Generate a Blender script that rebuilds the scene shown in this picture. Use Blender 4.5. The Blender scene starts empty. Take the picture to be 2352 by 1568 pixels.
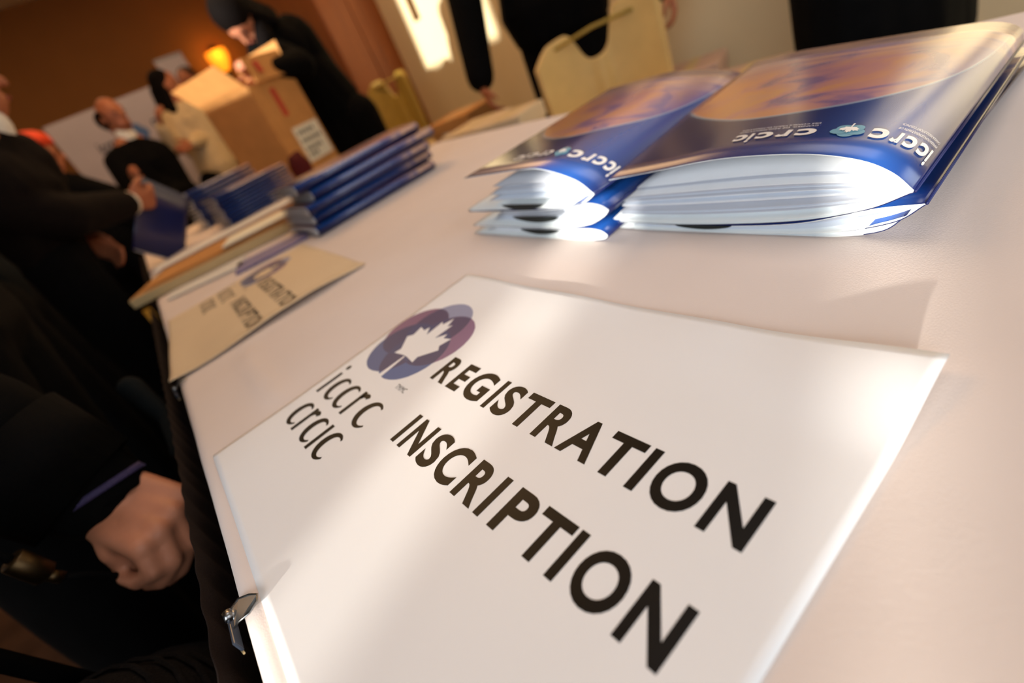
import bpy, bmesh, math, random
from mathutils import Vector, Matrix, Euler
import numpy as np
random.seed(7)
S = bpy.context.scene
COL = S.collection

# ------------------------------------------------------------------ camera
CZ = 0.93
XR = Vector((0.70889217, -0.59663029, -0.37617041))     # camera right / up / back axes in the world
YU = Vector((0.58817130, 0.20571102, 0.78213650))
ZB = Vector((-0.38926393, -0.77570308, 0.49674775))
cd = bpy.data.cameras.new('camera')
cam = bpy.data.objects.new('camera', cd); COL.objects.link(cam)
M = Matrix((XR, YU, ZB)).transposed().to_4x4(); M.translation = Vector((0, 0, CZ))
cam.matrix_world = M
cd.sensor_width = 36; cd.lens = 17.3728; cd.clip_start = 0.01; cd.clip_end = 60
cd.dof.use_dof = True; cd.dof.focus_distance = 0.295; cd.dof.aperture_fstop = 3.6
S.camera = cam
FPX = 1135.0
def ray(px, py):
    return XR*((px-1176)/FPX) + YU*(-(py-784)/FPX) - ZB
def P(px, py, r):
    """point seen at a photo position, r metres of ground distance from the camera (used once, to place things in the room)"""
    d = ray(px, py); k = r/math.hypot(d.x, d.y)
    return Vector((0, 0, CZ)) + d*k

# ------------------------------------------------------------------ world, sun, lights, exposure
w = bpy.data.worlds.new('world'); S.world = w; w.use_nodes = True
bg = w.node_tree.nodes['Background']; bg.inputs[0].default_value = (0.86, 0.93, 1.0, 1); bg.inputs[1].default_value = 1.0
sun = bpy.data.lights.new('sun', 'SUN'); sun.energy = 8.5; sun.angle = math.radians(0.9); sun.color = (1.0, 0.96, 0.86)
so = bpy.data.objects.new('sun', sun); COL.objects.link(so)
SUN_DIR = Vector((0.941, 0.338, -0.120)).normalized()
so.rotation_euler = SUN_DIR.to_track_quat('-Z', 'Y').to_euler(); so.location = (-6, -2, 3)
def area(name, loc, target, sx, sy, e, col):
    l = bpy.data.lights.new(name, 'AREA'); l.shape = 'RECTANGLE'; l.size = sx; l.size_y = sy; l.energy = e; l.color = col
    if 'daylight' in name: l.spread = math.radians(120)
    o = bpy.data.objects.new(name, l); COL.objects.link(o); o.location = loc
    o.rotation_euler = (Vector(target)-Vector(loc)).to_track_quat('-Z', 'Y').to_euler(); return o
area('ceiling_lamp_near', (0.9, 0.2, 3.1), (0.9, 0.2, 0), 1.6, 1.6, 13, (1.0, 0.93, 0.92))
area('ceiling_lamp_mid', (0.9, 3.0, 3.1), (0.9, 3.0, 0), 1.6, 1.6, 42, (1.0, 0.58, 0.26))
area('ceiling_lamp_far', (0.6, 6.0, 3.1), (0.6, 6.0, 0), 2.0, 1.2, 14, (1.0, 0.72, 0.42))
area('window_daylight', (-2.35, -1.5, 1.8), (0.4, -0.1, 0.75), 1.9, 1.4, 36, (0.80, 0.90, 1.0))
area('back_daylight_fill', (0.6, -2.8, 2.0), (0.5, 0.2, 0.75), 2.6, 1.5, 20, (0.80, 0.90, 1.0))  # added daylight fill from behind; the back wall has no window
S.view_settings.view_transform = 'Standard'; S.view_settings.look = 'None'
S.view_settings.exposure = 0.0; S.view_settings.gamma = 1.0; S.view_settings.use_curve_mapping = False
S.cycles.use_denoising = True; S.cycles.max_bounces = 8; S.cycles.sample_clamp_indirect = 4.0

# ------------------------------------------------------------------ materials
def lin(c):
    return tuple(((v/255)/12.92 if v/255 <= 0.04045 else ((v/255+0.055)/1.055)**2.4) for v in c) + (1,)
def mat(name, rgb, rough=0.6, spec=0.5, metal=0.0, noise=0.08, scale=40, bump=0.0, bscale=None, sheen=0, trans=0, emis=None, estr=0, coat=0):
    m = bpy.data.materials.new(name); m.use_nodes = True
    nt = m.node_tree; N = nt.nodes; L = nt.links; b = N['Principled BSDF']
    base = lin(rgb)
    if noise:
        tc = N.new('ShaderNodeTexCoord'); n = N.new('ShaderNodeTexNoise'); n.inputs['Scale'].default_value = scale; n.inputs['Detail'].default_value = 4
        r = N.new('ShaderNodeValToRGB')
        r.color_ramp.elements[0].position = .3; r.color_ramp.elements[1].position = .7
        r.color_ramp.elements[0].color = tuple(v*(1-noise) for v in base[:3])+(1,)
        r.color_ramp.elements[1].color = tuple(min(1, v*(1+noise)) for v in base[:3])+(1,)
        L.new(tc.outputs['Object'], n.inputs['Vector']); L.new(n.outputs['Fac'], r.inputs['Fac']); L.new(r.outputs['Color'], b.inputs['Base Color'])
    else:
        b.inputs['Base Color'].default_value = base
    if bump:
        tc2 = N.new('ShaderNodeTexCoord'); n2 = N.new('ShaderNodeTexNoise'); n2.inputs['Scale'].default_value = bscale or scale*5; n2.inputs['Detail'].default_value = 3
        bp = N.new('ShaderNodeBump'); bp.inputs['Strength'].default_value = bump; bp.inputs['Distance'].default_value = 0.002
        L.new(tc2.outputs['Object'], n2.inputs['Vector']); L.new(n2.outputs['Fac'], bp.inputs['Height']); L.new(bp.outputs['Normal'], b.inputs['Normal'])
    b.inputs['Roughness'].default_value = rough; b.inputs['Metallic'].default_value = metal
    b.inputs['Specular IOR Level'].default_value = spec; b.inputs['Coat Weight'].default_value = coat; b.inputs['Coat Roughness'].default_value = .15
    b.inputs['Sheen Weight'].default_value = sheen; b.inputs['Transmission Weight'].default_value = trans
    if emis:
        b.inputs['Emission Color'].default_value = lin(emis); b.inputs['Emission Strength'].default_value = estr
    return m
CLOTH = mat('white_tablecloth', (228, 212, 203), .85, .2, noise=.03, scale=6, bump=.12, bscale=1100)
PAPER = mat('sign_paper', (240, 237, 236), .42, .45, noise=.012, scale=9)
PAPER2 = mat('sign_paper_lamplit', (222, 198, 164), .5, .4, noise=.03, scale=9)  # same white paper, with the warm room light tinted into its colour
INK = mat('black_ink', (10, 7, 5), .36, .18, noise=.1, scale=60)
WHITE_PG = mat('page_white', (238, 238, 240), .6, .3, noise=.02)
PGS = [WHITE_PG, mat('page_half_shaded', (214, 220, 230), .6, .3, noise=.02), mat('page_shaded', (196, 198, 206), .6, .3, noise=.02)]  # greyer copies of the page white put shading between the sheets
INNER = mat('folder_inside', (232, 235, 234), .4, .5, noise=.02)
BLUE_BACK = mat('folder_blue', (14, 26, 80), .3, .6, noise=.08, scale=12)
PRINTW = mat('white_print', (240, 232, 226), .4, .5, noise=.02)
PRINTT = mat('pale_teal_print', (112, 160, 180), .4, .5, noise=.05)
SLOT = mat('dark_insert', (22, 30, 30), .5, .3, noise=.2, scale=300)
BLACKF = mat('black_fabric', (7, 6, 6), .9, .08, noise=.25, scale=25, bump=.3, bscale=500)
BLACKF2 = mat('black_brown_suit', (17, 11, 9), .9, .1, noise=.25, scale=20, bump=.3, bscale=500)
KNIT = mat('dark_rib_knit', (20, 18, 18), .9, .1, noise=.3, scale=60, bump=.8, bscale=300)
TEALF = mat('dark_teal_fabric', (9, 14, 16), .85, .1, noise=.3, scale=14)
SKIRT = mat('dark_table_skirt', (26, 16, 12), .85, .15, noise=.2, scale=30, bump=.3, bscale=700)
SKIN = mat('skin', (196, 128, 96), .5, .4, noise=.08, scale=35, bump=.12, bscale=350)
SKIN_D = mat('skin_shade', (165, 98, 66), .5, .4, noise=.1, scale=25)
HAIR = mat('dark_hair', (12, 7, 6), .85, .1, noise=.3, scale=80)
HAIR_B = mat('brown_hair', (58, 38, 26), .6, .3, noise=.3, scale=80)
SHIRT = mat('white_shirt', (225, 220, 210), .8, .2, noise=.04)
CREAM_SH = mat('cream_blouse', (205, 180, 140), .8, .2, noise=.06, scale=15)
KRAFT = mat('kraft_board', (196, 138, 78), .75, .2, noise=.07, scale=18)
KRAFT_L = mat('kraft_light', (205, 178, 130), .7, .2, noise=.05, scale=14)
LABEL = mat('label_paper', (235, 228, 205), .6, .3, noise=.02)
RED = mat('red_tape', (185, 52, 36), .5, .4, noise=.08)
REDO = mat('red_orange_cap', (225, 72, 36), .6, .3, noise=.1, scale=14)
CREAMW = mat('cream_wall', (226, 206, 164), .8, .2, noise=.03, scale=3, bump=.1, bscale=120)
ORANGEW = mat('ochre_wall', (160, 104, 52), .8, .2, noise=.05, scale=2, bump=.1, bscale=120)
FLOOR = mat('patterned_carpet', (70, 48, 34), .95, .1, noise=.3, scale=9, bump=.4, bscale=300)
CEIL = mat('ceiling_paint', (232, 222, 205), .9, .1, noise=.02, scale=3)
COVER = mat('chair_cover_fabric', (214, 176, 106), .55, .4, noise=.06, scale=14, bump=.3, bscale=600, sheen=.2)
COVERO = mat('chair_cover_olive_lit', (168, 138, 58), .55, .4, noise=.08, scale=14, bump=.3, bscale=600)  # cream cover with the dim olive light mixed into its colour
METAL = mat('bronze_metal', (84, 66, 44), .45, .5, metal=1, noise=.08)
CLIPM = mat('smoky_plastic', (60, 66, 78), .15, .6, noise=.1, scale=90)
CHROME = mat('grey_metal', (150, 150, 150), .3, .5, metal=1, noise=.05)
PLASTIC = mat('clear_plastic', (225, 232, 235), .08, .5, noise=0, trans=.92)
CARTON = mat('pale_carton', (214, 188, 152), .7, .2, noise=.05, scale=10)
CARTONP = mat('pinkish_carton', (200, 165, 145), .7, .2, noise=.05, scale=10)
PLATEB = mat('brown_plate', (84, 56, 24), .5, .3, noise=.1)
EYE = mat('dark_eye', (20, 14, 12), .3, .5, noise=.1)
LIP = mat('lip', (150, 72, 62), .5, .4, noise=.05)
CUFF = mat('violet_stitch', (66, 56, 92), .7, .3, noise=.15, scale=300)
DARKRED = mat('dark_red_fabric', (72, 14, 16), .8, .2, noise=.1)
BANNERM = mat('banner_cloth', (212, 196, 196), .7, .2, noise=.03, scale=5)
BLUEL = mat('banner_blue', (92, 122, 170), .6, .3, noise=.05)
VIOLET = mat('violet_blue_print', (120, 112, 158), .4, .5, noise=.08)
GLOW = mat('lamp_shade_glass', (255, 160, 50), .5, .3, noise=.02, emis=(255, 140, 28), estr=1.6)
WALLPAINT = mat('window_wall_paint', (220, 205, 180), .85, .15, noise=.03, scale=3)

def wood(name, a, b_, scale=3):
    m = bpy.data.materials.new(name); m.use_nodes = True; nt = m.node_tree; N = nt.nodes; L = nt.links; b = N['Principled BSDF']
    tc = N.new('ShaderNodeTexCoord'); mp = N.new('ShaderNodeMapping'); mp.inputs['Scale'].default_value = (14, 14, .7)
    n = N.new('ShaderNodeTexNoise'); n.inputs['Scale'].default_value = scale; n.inputs['Detail'].default_value = 6
    r = N.new('ShaderNodeValToRGB'); r.color_ramp.elements[0].color = lin(a); r.color_ramp.elements[1].color = lin(b_)
    r.color_ramp.elements[0].position = .3; r.color_ramp.elements[1].position = .7
    L.new(tc.outputs['Object'], mp.inputs['Vector']); L.new(mp.outputs[0], n.inputs['Vector']); L.new(n.outputs['Fac'], r.inputs[0]); L.new(r.outputs[0], b.inputs['Base Color'])
    b.inputs['Roughness'].default_value = .45
    return m
WOOD = wood('reddish_veneer', (122, 62, 20), (150, 82, 28))
WOODF = wood('frame_wood', (90, 60, 36), (120, 84, 50))

def cover_material():
    """glossy printed folder cover; UV: x from spine to open edge, y from the camera end to the far end"""
    m = bpy.data.materials.new('printed_folder_cover'); m.use_nodes = True; nt = m.node_tree; N = nt.nodes; L = nt.links; b = N['Principled BSDF']
    uv = N.new('ShaderNodeUVMap'); uv.uv_map = 'UVMap'
    sp = N.new('ShaderNodeSeparateXYZ'); L.new(uv.outputs[0], sp.inputs[0])
    def ma(op, a, b2=None, clamp=False):
        n = N.new('ShaderNodeMath'); n.operation = op; n.use_clamp = clamp
        for i, v in enumerate((a, b2)):
            if v is None: continue
            if isinstance(v, (int, float)): n.inputs[i].default_value = v
            else: L.new(v, n.inputs[i])
        return n.outputs[0]
    def mix(f, a, c):
        n = N.new('ShaderNodeMix'); n.data_type = 'RGBA'
        L.new(f, n.inputs[0])
        for i, v in ((6, a), (7, c)):
            if isinstance(v, tuple): n.inputs[i].default_value = v
            else: L.new(v, n.inputs[i])
        return n.outputs[2]
    u, v = sp.outputs[0], sp.outputs[1]
    ex = ma('DIVIDE', ma('SUBTRACT', u, .62), .47); ey = ma('DIVIDE', ma('SUBTRACT', v, .86), .58)
    e = ma('ADD', ma('MULTIPLY', ex, ex), ma('MULTIPLY', ey, ey))
    inside = ma('MULTIPLY', ma('SUBTRACT', 1.0, e), 60, True)
    ring = ma('SUBTRACT', 1.0, ma('MULTIPLY', ma('ABSOLUTE', ma('SUBTRACT', e, 1.0)), 26), True)
    n1 = N.new('ShaderNodeTexNoise'); n1.inputs['Scale'].default_value = 3.4; n1.inputs['Detail'].default_value = 5; n1.inputs['Distortion'].default_value = .7
    mp = N.new('ShaderNodeMapping'); mp.inputs['Scale'].default_value = (1, 1.3, 1); mp.inputs['Rotation'].default_value = (0, 0, .5)
    L.new(uv.outputs[0], mp.inputs[0]); L.new(mp.outputs[0], n1.inputs['Vector'])
    cr = N.new('ShaderNodeValToRGB'); el = cr.color_ramp.elements
    el[0].position = .34; el[0].color = lin((96, 84, 146)); el[1].position = .42; el[1].color = lin((150, 114, 150))
    for p_, c_ in ((.48, (200, 142, 142)), (.56, (214, 150, 122)), (.64, (222, 158, 108)), (.78, (206, 150, 136))):
        x = el.new(p_); x.color = lin(c_)
    L.new(n1.outputs['Fac'], cr.inputs[0])
    # toward the open edge the picture turns plain orange
    og = ma('MULTIPLY', ma('SUBTRACT', ma('ADD', u, ma('MULTIPLY', v, .25)), .88), 3.5, True)
    globe = mix(og, cr.outputs[0], lin((232, 158, 96)))
    fade = ma('MULTIPLY', ma('SUBTRACT', u, .12), 3.2, True)
    globe = mix(fade, lin((62, 88, 168)), globe)
    gr = N.new('ShaderNodeValToRGB'); L.new(u, gr.inputs[0]); g = gr.color_ramp.elements
    g[0].color = lin((14, 25, 80)); g[1].color = lin((28, 26, 78)); g[0].position = 0; g[1].position = 1
    x = g.new(.25); x.color = lin((28, 84, 164)); x = g.new(.5); x.color = lin((22, 44, 108))
    col = mix(inside, gr.outputs[0], globe)
    col = mix(ma('MULTIPLY', ring, .6), col, lin((190, 208, 220)))
    # streaky sky toward the far end
    n2 = N.new('ShaderNodeTexNoise'); n2.inputs['Scale'].default_value = 2.2; n2.inputs['Detail'].default_value = 5
    mp2 = N.new('ShaderNodeMapping'); mp2.inputs['Scale'].default_value = (.8, 9, 1); L.new(uv.outputs[0], mp2.inputs[0]); L.new(mp2.outputs[0], n2.inputs['Vector'])
    cr2 = N.new('ShaderNodeValToRGB'); q = cr2.color_ramp.elements
    q[0].position = .38; q[0].color = lin((150, 130, 160)); q[1].position = .6; q[1].color = lin((232, 186, 158)); L.new(n2.outputs['Fac'], cr2.inputs[0])
    far = ma('MULTIPLY', ma('SUBTRACT', v, .70), 4.5, True)
    col = mix(far, col, cr2.outputs[0])
    L.new(col, b.inputs['Base Color'])
    b.inputs['Roughness'].default_value = .25; b.inputs['Specular IOR Level'].default_value = .7; b.inputs['Coat Weight'].default_value = 1.0; b.inputs['Coat Roughness'].default_value = .26
    return m
COVERPRINT = cover_material()

# ------------------------------------------------------------------ object helpers
def tag(o, label=None, cat=None, group=None, kind=None):
    if label: o['label'] = label
    if cat: o['category'] = cat
    if group: o['group'] = group
    if kind: o['kind'] = kind
    return o
def empty(name, loc=(0, 0, 0)):
    o = bpy.data.objects.new(name, None); COL.objects.link(o); o.location = loc; o.empty_display_size = .05
    return o
def place(o, parent):
    """parent without moving (roots are pure translations/rotations)"""
    if parent is not None:
        bpy.context.view_layer.update()
        o.parent = parent; o.matrix_parent_inverse = parent.matrix_world.inverted()
    return o
def mesh(name, verts, faces, m, parent=None, smooth=False, uvs=None):
    me = bpy.data.meshes.new(name); me.from_pydata([tuple(v) for v in verts], [], faces); me.update()
    if m is not None: me.materials.append(m)
    if uvs is not None:
        ul = me.uv_layers.new(name='UVMap')
        for l in me.loops: ul.data[l.index].uv = uvs[l.vertex_index]
    if smooth:
        for p in me.polygons: p.use_smooth = True
    o = bpy.data.objects.new(name, me); COL.objects.link(o)
    return place(o, parent)
def bm_obj(name, bm, m, parent=None, smooth=False):
    bmesh.ops.recalc_face_normals(bm, faces=bm.faces)
    me = bpy.data.meshes.new(name); bm.to_mesh(me); bm.free()
    if m is not None: me.materials.append(m)
    if smooth:
        for p in me.polygons: p.use_smooth = True
    o = bpy.data.objects.new(name, me); COL.objects.link(o)
    return place(o, parent)
def add_box(bm, c, s, rz=0, bevel=0, mtx=None):
    r = bmesh.ops.create_cube(bm, size=1)
    T = mtx if mtx is not None else Matrix.Translation(Vector(c)) @ Matrix.Rotation(rz, 4, 'Z')
    T = T @ Matrix.Diagonal((*s, 1))
    bmesh.ops.transform(bm, matrix=T, verts=r['verts'])
    if bevel:
        es = list({e for v in r['verts'] for e in v.link_edges})
        bmesh.ops.bevel(bm, geom=es, offset=bevel, segments=2, affect='EDGES', profile=.5)
def box(name, c, s, m, parent=None, rz=0, bevel=.003):
    bm = bmesh.new(); add_box(bm, c, s, rz, bevel); return bm_obj(name, bm, m, parent)
def struct(o): o['kind'] = 'structure'; return o
def tube(bm, pts, r, seg=10, cap=True):
    pts = [Vector(p) for p in pts]; rings = []
    up = Vector((0, 0, 1))
    for i, p in enumerate(pts):
        t = (pts[min(i+1, len(pts)-1)]-pts[max(i-1, 0)]).normalized()
        a = t.cross(up);  a = t.cross(Vector((1, 0, 0))) if a.length < 1e-3 else a
        a.normalize(); b = t.cross(a)
        rr = r[i] if isinstance(r, (list, tuple)) else r
        rings.append([bm.verts.new(p+a*math.cos(k*2*math.pi/seg)*rr+b*math.sin(k*2*math.pi/seg)*rr) for k in range(seg)])
    for i in range(len(rings)-1):
        for k in range(seg):
            bm.faces.new((rings[i][k], rings[i][(k+1) % seg], rings[i+1][(k+1) % seg], rings[i+1][k]))
    if cap:
        bm.faces.new(rings[0]); bm.faces.new(rings[-1])

# ---- blobs: tapered capsules and ellipsoids fused into one continuous skin
def cap_geo(V, F, p0, r0, p1, r1, flat=None, seg=12):
    """flat = (axis vector, factor): squash the section along an axis"""
    p0, p1 = Vector(p0), Vector(p1); ax = (p1-p0); Ln = ax.length
    ax = ax.normalized() if Ln > 1e-6 else Vector((0, 0, 1))
    a = ax.orthogonal().normalized()
    if flat is not None:
        fa = Vector(flat[0]); fa = fa - ax*fa.dot(ax)
        if fa.length > 1e-5: a = fa.normalized()
    b = ax.cross(a); k = flat[1] if flat is not None else 1.0
    rings = []
    for th in (-90, -60, -30, 0): rings.append((p0+ax*r0*math.sin(math.radians(th)), r0*math.cos(math.radians(th))))
    for th in (0, 30, 60, 90): rings.append((p1+ax*r1*math.sin(math.radians(th)), r1*math.cos(math.radians(th))))
    base = len(V)
    for c, r in rings:
        r = max(r, 1e-4)
        for i in range(seg):
            t = 2*math.pi*i/seg
            V.append(c + a*math.cos(t)*r*k + b*math.sin(t)*r)
    n = len(rings)
    for j in range(n-1):
        for i in range(seg):
            F.append((base+j*seg+i, base+j*seg+(i+1) % seg, base+(j+1)*seg+(i+1) % seg, base+(j+1)*seg+i))
    F.append(tuple(base+i for i in range(seg))[::-1]); F.append(tuple(base+(n-1)*seg+i for i in range(seg)))
def ell_geo(V, F, c, rad, R=None, seg=16, rings=10):
    c = Vector(c); R = R or Matrix.Identity(3); base = len(V)
    for j in range(rings+1):
        ph = math.pi*j/rings - math.pi/2
        for i in range(seg):
            t = 2*math.pi*i/seg; cr = max(math.cos(ph), 1e-3)
            V.append(c + R @ Vector((rad[0]*cr*math.cos(t), rad[1]*cr*math.sin(t), rad[2]*math.sin(ph))))
    for j in range(rings):
        for i in range(seg):
            F.append((base+j*seg+i, base+j*seg+(i+1) % seg, base+(j+1)*seg+(i+1) % seg, base+(j+1)*seg+i))
    F.append(tuple(base+i for i in range(seg))[::-1]); F.append(tuple(base+rings*seg+i for i in range(seg)))
def blob(name, prims, voxel, m, parent=None, smooth=4):
    V, F = [], []
    for p in prims:
        if p[0] == 'c': cap_geo(V, F, *p[1:])
        else: ell_geo(V, F, *p[1:])
    me = bpy.data.meshes.new(name+'_raw'); me.from_pydata([tuple(v) for v in V], [], F); me.update()
    t = bpy.data.objects.new('tmp', me); COL.objects.link(t)
    r = t.modifiers.new('r', 'REMESH'); r.mode = 'VOXEL'; r.voxel_size = voxel; r.use_smooth_shade = True
    s = t.modifiers.new('s', 'SMOOTH'); s.iterations = smooth; s.factor = .5
    dg = bpy.context.evaluated_depsgraph_get(); dg.update()
    out = bpy.data.meshes.new_from_object(t.evaluated_get(dg)); out.name = name
    bpy.data.objects.remove(t); bpy.data.meshes.remove(me)
    out.materials.clear(); out.materials.append(m)
    for p in out.polygons: p.use_smooth = True
    o = bpy.data.objects.new(name, out); COL.objects.link(o)
    return place(o, parent)

# ---- glyph meshes from Blender's built-in font
_gl = {}
def glyph(txt, bold=0.0, italic=False):
    key = (txt, bold, italic)
    if key in _gl: return _gl[key]
    cu = bpy.data.curves.new('t', 'FONT'); cu.body = txt; cu.size = 1; cu.offset = bold; cu.resolution_u = 6; cu.fill_mode = 'BOTH'
    if italic: cu.shear = .25
    o = bpy.data.objects.new('t', cu); COL.objects.link(o)
    dg = bpy.context.evaluated_depsgraph_get(); dg.update()
    me = o.evaluated_get(dg).to_mesh()
    vs = [(v.co.x, v.co.y) for v in me.vertices]; fs = [tuple(p.vertices) for p in me.polygons]
    o.evaluated_get(dg).to_mesh_clear(); bpy.data.objects.remove(o); bpy.data.curves.remove(cu)
    _gl[key] = (vs, fs); return vs, fs
def text_mesh(name, items, fmap, m, parent):
    """items: (text, x0, x1, y0, y1[, bold]) : the glyph outline's own box stretched onto that box, then mapped by fmap(x,y)"""
    V, F = [], []
    for it in items:
        vs, fs = glyph(it[0], it[5] if len(it) > 5 else .0)
        xs = [v[0] for v in vs]; ys = [v[1] for v in vs]
        ax, bx, ay, by = min(xs), max(xs), min(ys), max(ys)
        y0, y1 = it[3], it[4]
        base = len(V)
        for x, y in vs:
            V.append(fmap(it[1]+(x-ax)/(bx-ax)*(it[2]-it[1]), y0+(y-ay)/(by-ay)*(y1-y0)))
        F += [tuple(base+i for i in f) for f in fs]
    return mesh(name, V, F, m, parent)

# ================================================================== ROOM
T = .74
struct(box('floor', (0.6, 3.0, -.05), (8.0, 13.2, .1), FLOOR, bevel=0))
struct(box('ceiling', (0.6, 3.0, 3.25), (8.0, 13.2, .1), CEIL, bevel=0))
struct(box('wall_right', (2.68, 0.85, 1.6), (.16, 7.9, 3.2), CREAMW, bevel=0))
struct(box('wall_far', (0.6, 8.38, 1.6), (8.0, .16, 3.2), ORANGEW, bevel=0))
struct(box('baseboard_right', (2.59, 0.85, .06), (.02, 7.6, .12), WOOD, bevel=.002))
struct(box('baseboard_far', (-.3, 8.29, .06), (4.6, .02, .12), WOOD, bevel=.002))
struct(box('wall_back', (0.6, -3.08, 1.6), (8.0, .16, 3.2), WALLPAINT, bevel=0))
# pilaster clad in veneer: one side panel per visible face, with recessed joints
pil = struct(box('trim_1', (2.38, 5.28, 1.6), (.60, 1.14, 3.2), WOOD, bevel=0))
for y0, y1 in ((4.73, 5.10), (5.11, 5.47), (5.48, 5.84)):
    box('panel', (2.072, (y0+y1)/2, 1.6), (.016, y1-y0, 3.18), WOOD, pil, bevel=.003)
for x0, x1 in ((2.07, 2.33), (2.34, 2.60)):
    box('panel', ((x0+x1)/2, 4.703, 1.6), (x1-x0, .016, 3.18), WOOD, pil, bevel=.003)
struct(box('wall_niche', (2.68, 7.0, 1.6), (.16, 2.6, 3.2), ORANGEW, bevel=0))
# window wall on the guests' side, behind the left-hand people: sill, lintel, piers
WX = -2.6
def pier(y0, y1, z0, z1, nm):
    return struct(box(nm, (WX, (y0+y1)/2, (z0+z1)/2), (.16, y1-y0, z1-z0), WALLPAINT, bevel=0))
wl = pier(-3.0, 8.3, 0, .78, 'wall_left')
for y0, y1, z0, z1 in ((-3.0, 8.3, 2.62, 3.2), (-3.0, -2.55, .78, 2.62), (-.585, 1.32, .78, 2.62), (1.32, 2.55, .78, 1.53), (2.55, 8.3, .78, 2.62)):
    place(box('wall_section', (WX, (y0+y1)/2, (z0+z1)/2), (.16, y1-y0, z1-z0), WALLPAINT, bevel=0), wl)
win = struct(box('window_1', (WX, -1.57, .80), (.20, 1.96, .04), WOODF, bevel=.004))
box('window_frame', (WX, -1.57, 2.60), (.10, 1.96, .05), WOODF, win)
for y in (-.825, -1.055, -1.75): box('shadow_mullion', (WX, y, 1.70), (.12, .15, 1.78), WOODF, win)  # unseen bars, placed to throw shadow strips across the table
for y in (-2.52, -.61): box('window_frame', (WX, y, 1.70), (.10, .05, 1.78), WOODF, win)
win2 = struct(box('window_2', (WX, 1.935, 1.55), (.20, 1.23, .04), WOODF, bevel=.004))
box('window_frame', (WX, 1.935, 2.60), (.10, 1.23, .05), WOODF, win2)
for y in (1.345, 2.525): box('window_frame', (WX, y, 2.07), (.10, .05, 1.04), WOODF, win2)
# wall plate on the cream wall
o = box('wall_plate', (2.592, 4.17, 1.42), (.016, .09, .30), PLATEB); tag(o, 'dark brown rectangular plate on the cream wall right of the wooden pilaster', 'wall plate')
bm = bmesh.new()
for z in (1.30, 1.54): bm = bmesh.new(); add_box(bm, (2.582, 4.17, z), (.006, .012, .012), 0, .002); bm_obj('screw', bm, METAL, o)
# wall lamp on the far wall
lamp = empty('wall_lamp', (1.98, 8.2, 2.0)); tag(lamp, 'glowing amber wall lamp on the ochre wall behind the leaning woman in black', 'wall lamp')
V, F = [], []; nu = 20
for j in range(9):
    z = j/8; r = .04 + .10*math.sin(z*math.pi*.62)
    for i in range(nu+1):
        t = math.pi*i/nu
        V.append((2.03+r*math.cos(t), 8.295-r*math.sin(t), 1.92+.26*z))
for j in range(8):
    for i in range(nu): a = j*(nu+1)+i; F.append((a, a+1, a+nu+2, a+nu+1))
mesh('lamp_shade', V, F, GLOW, lamp, True)
box('back_plate', (2.03, 8.285, 2.04), (.10, .02, .40), METAL, lamp)
pl_ = bpy.data.lights.new('wall_lamp_light', 'POINT'); pl_.energy = 4; pl_.color = (1, .45, .08); pl_.shadow_soft_size = .1
po = bpy.data.objects.new('wall_lamp_light', pl_); COL.objects.link(po); po.location = (2.0, 8.05, 2.10)

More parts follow.
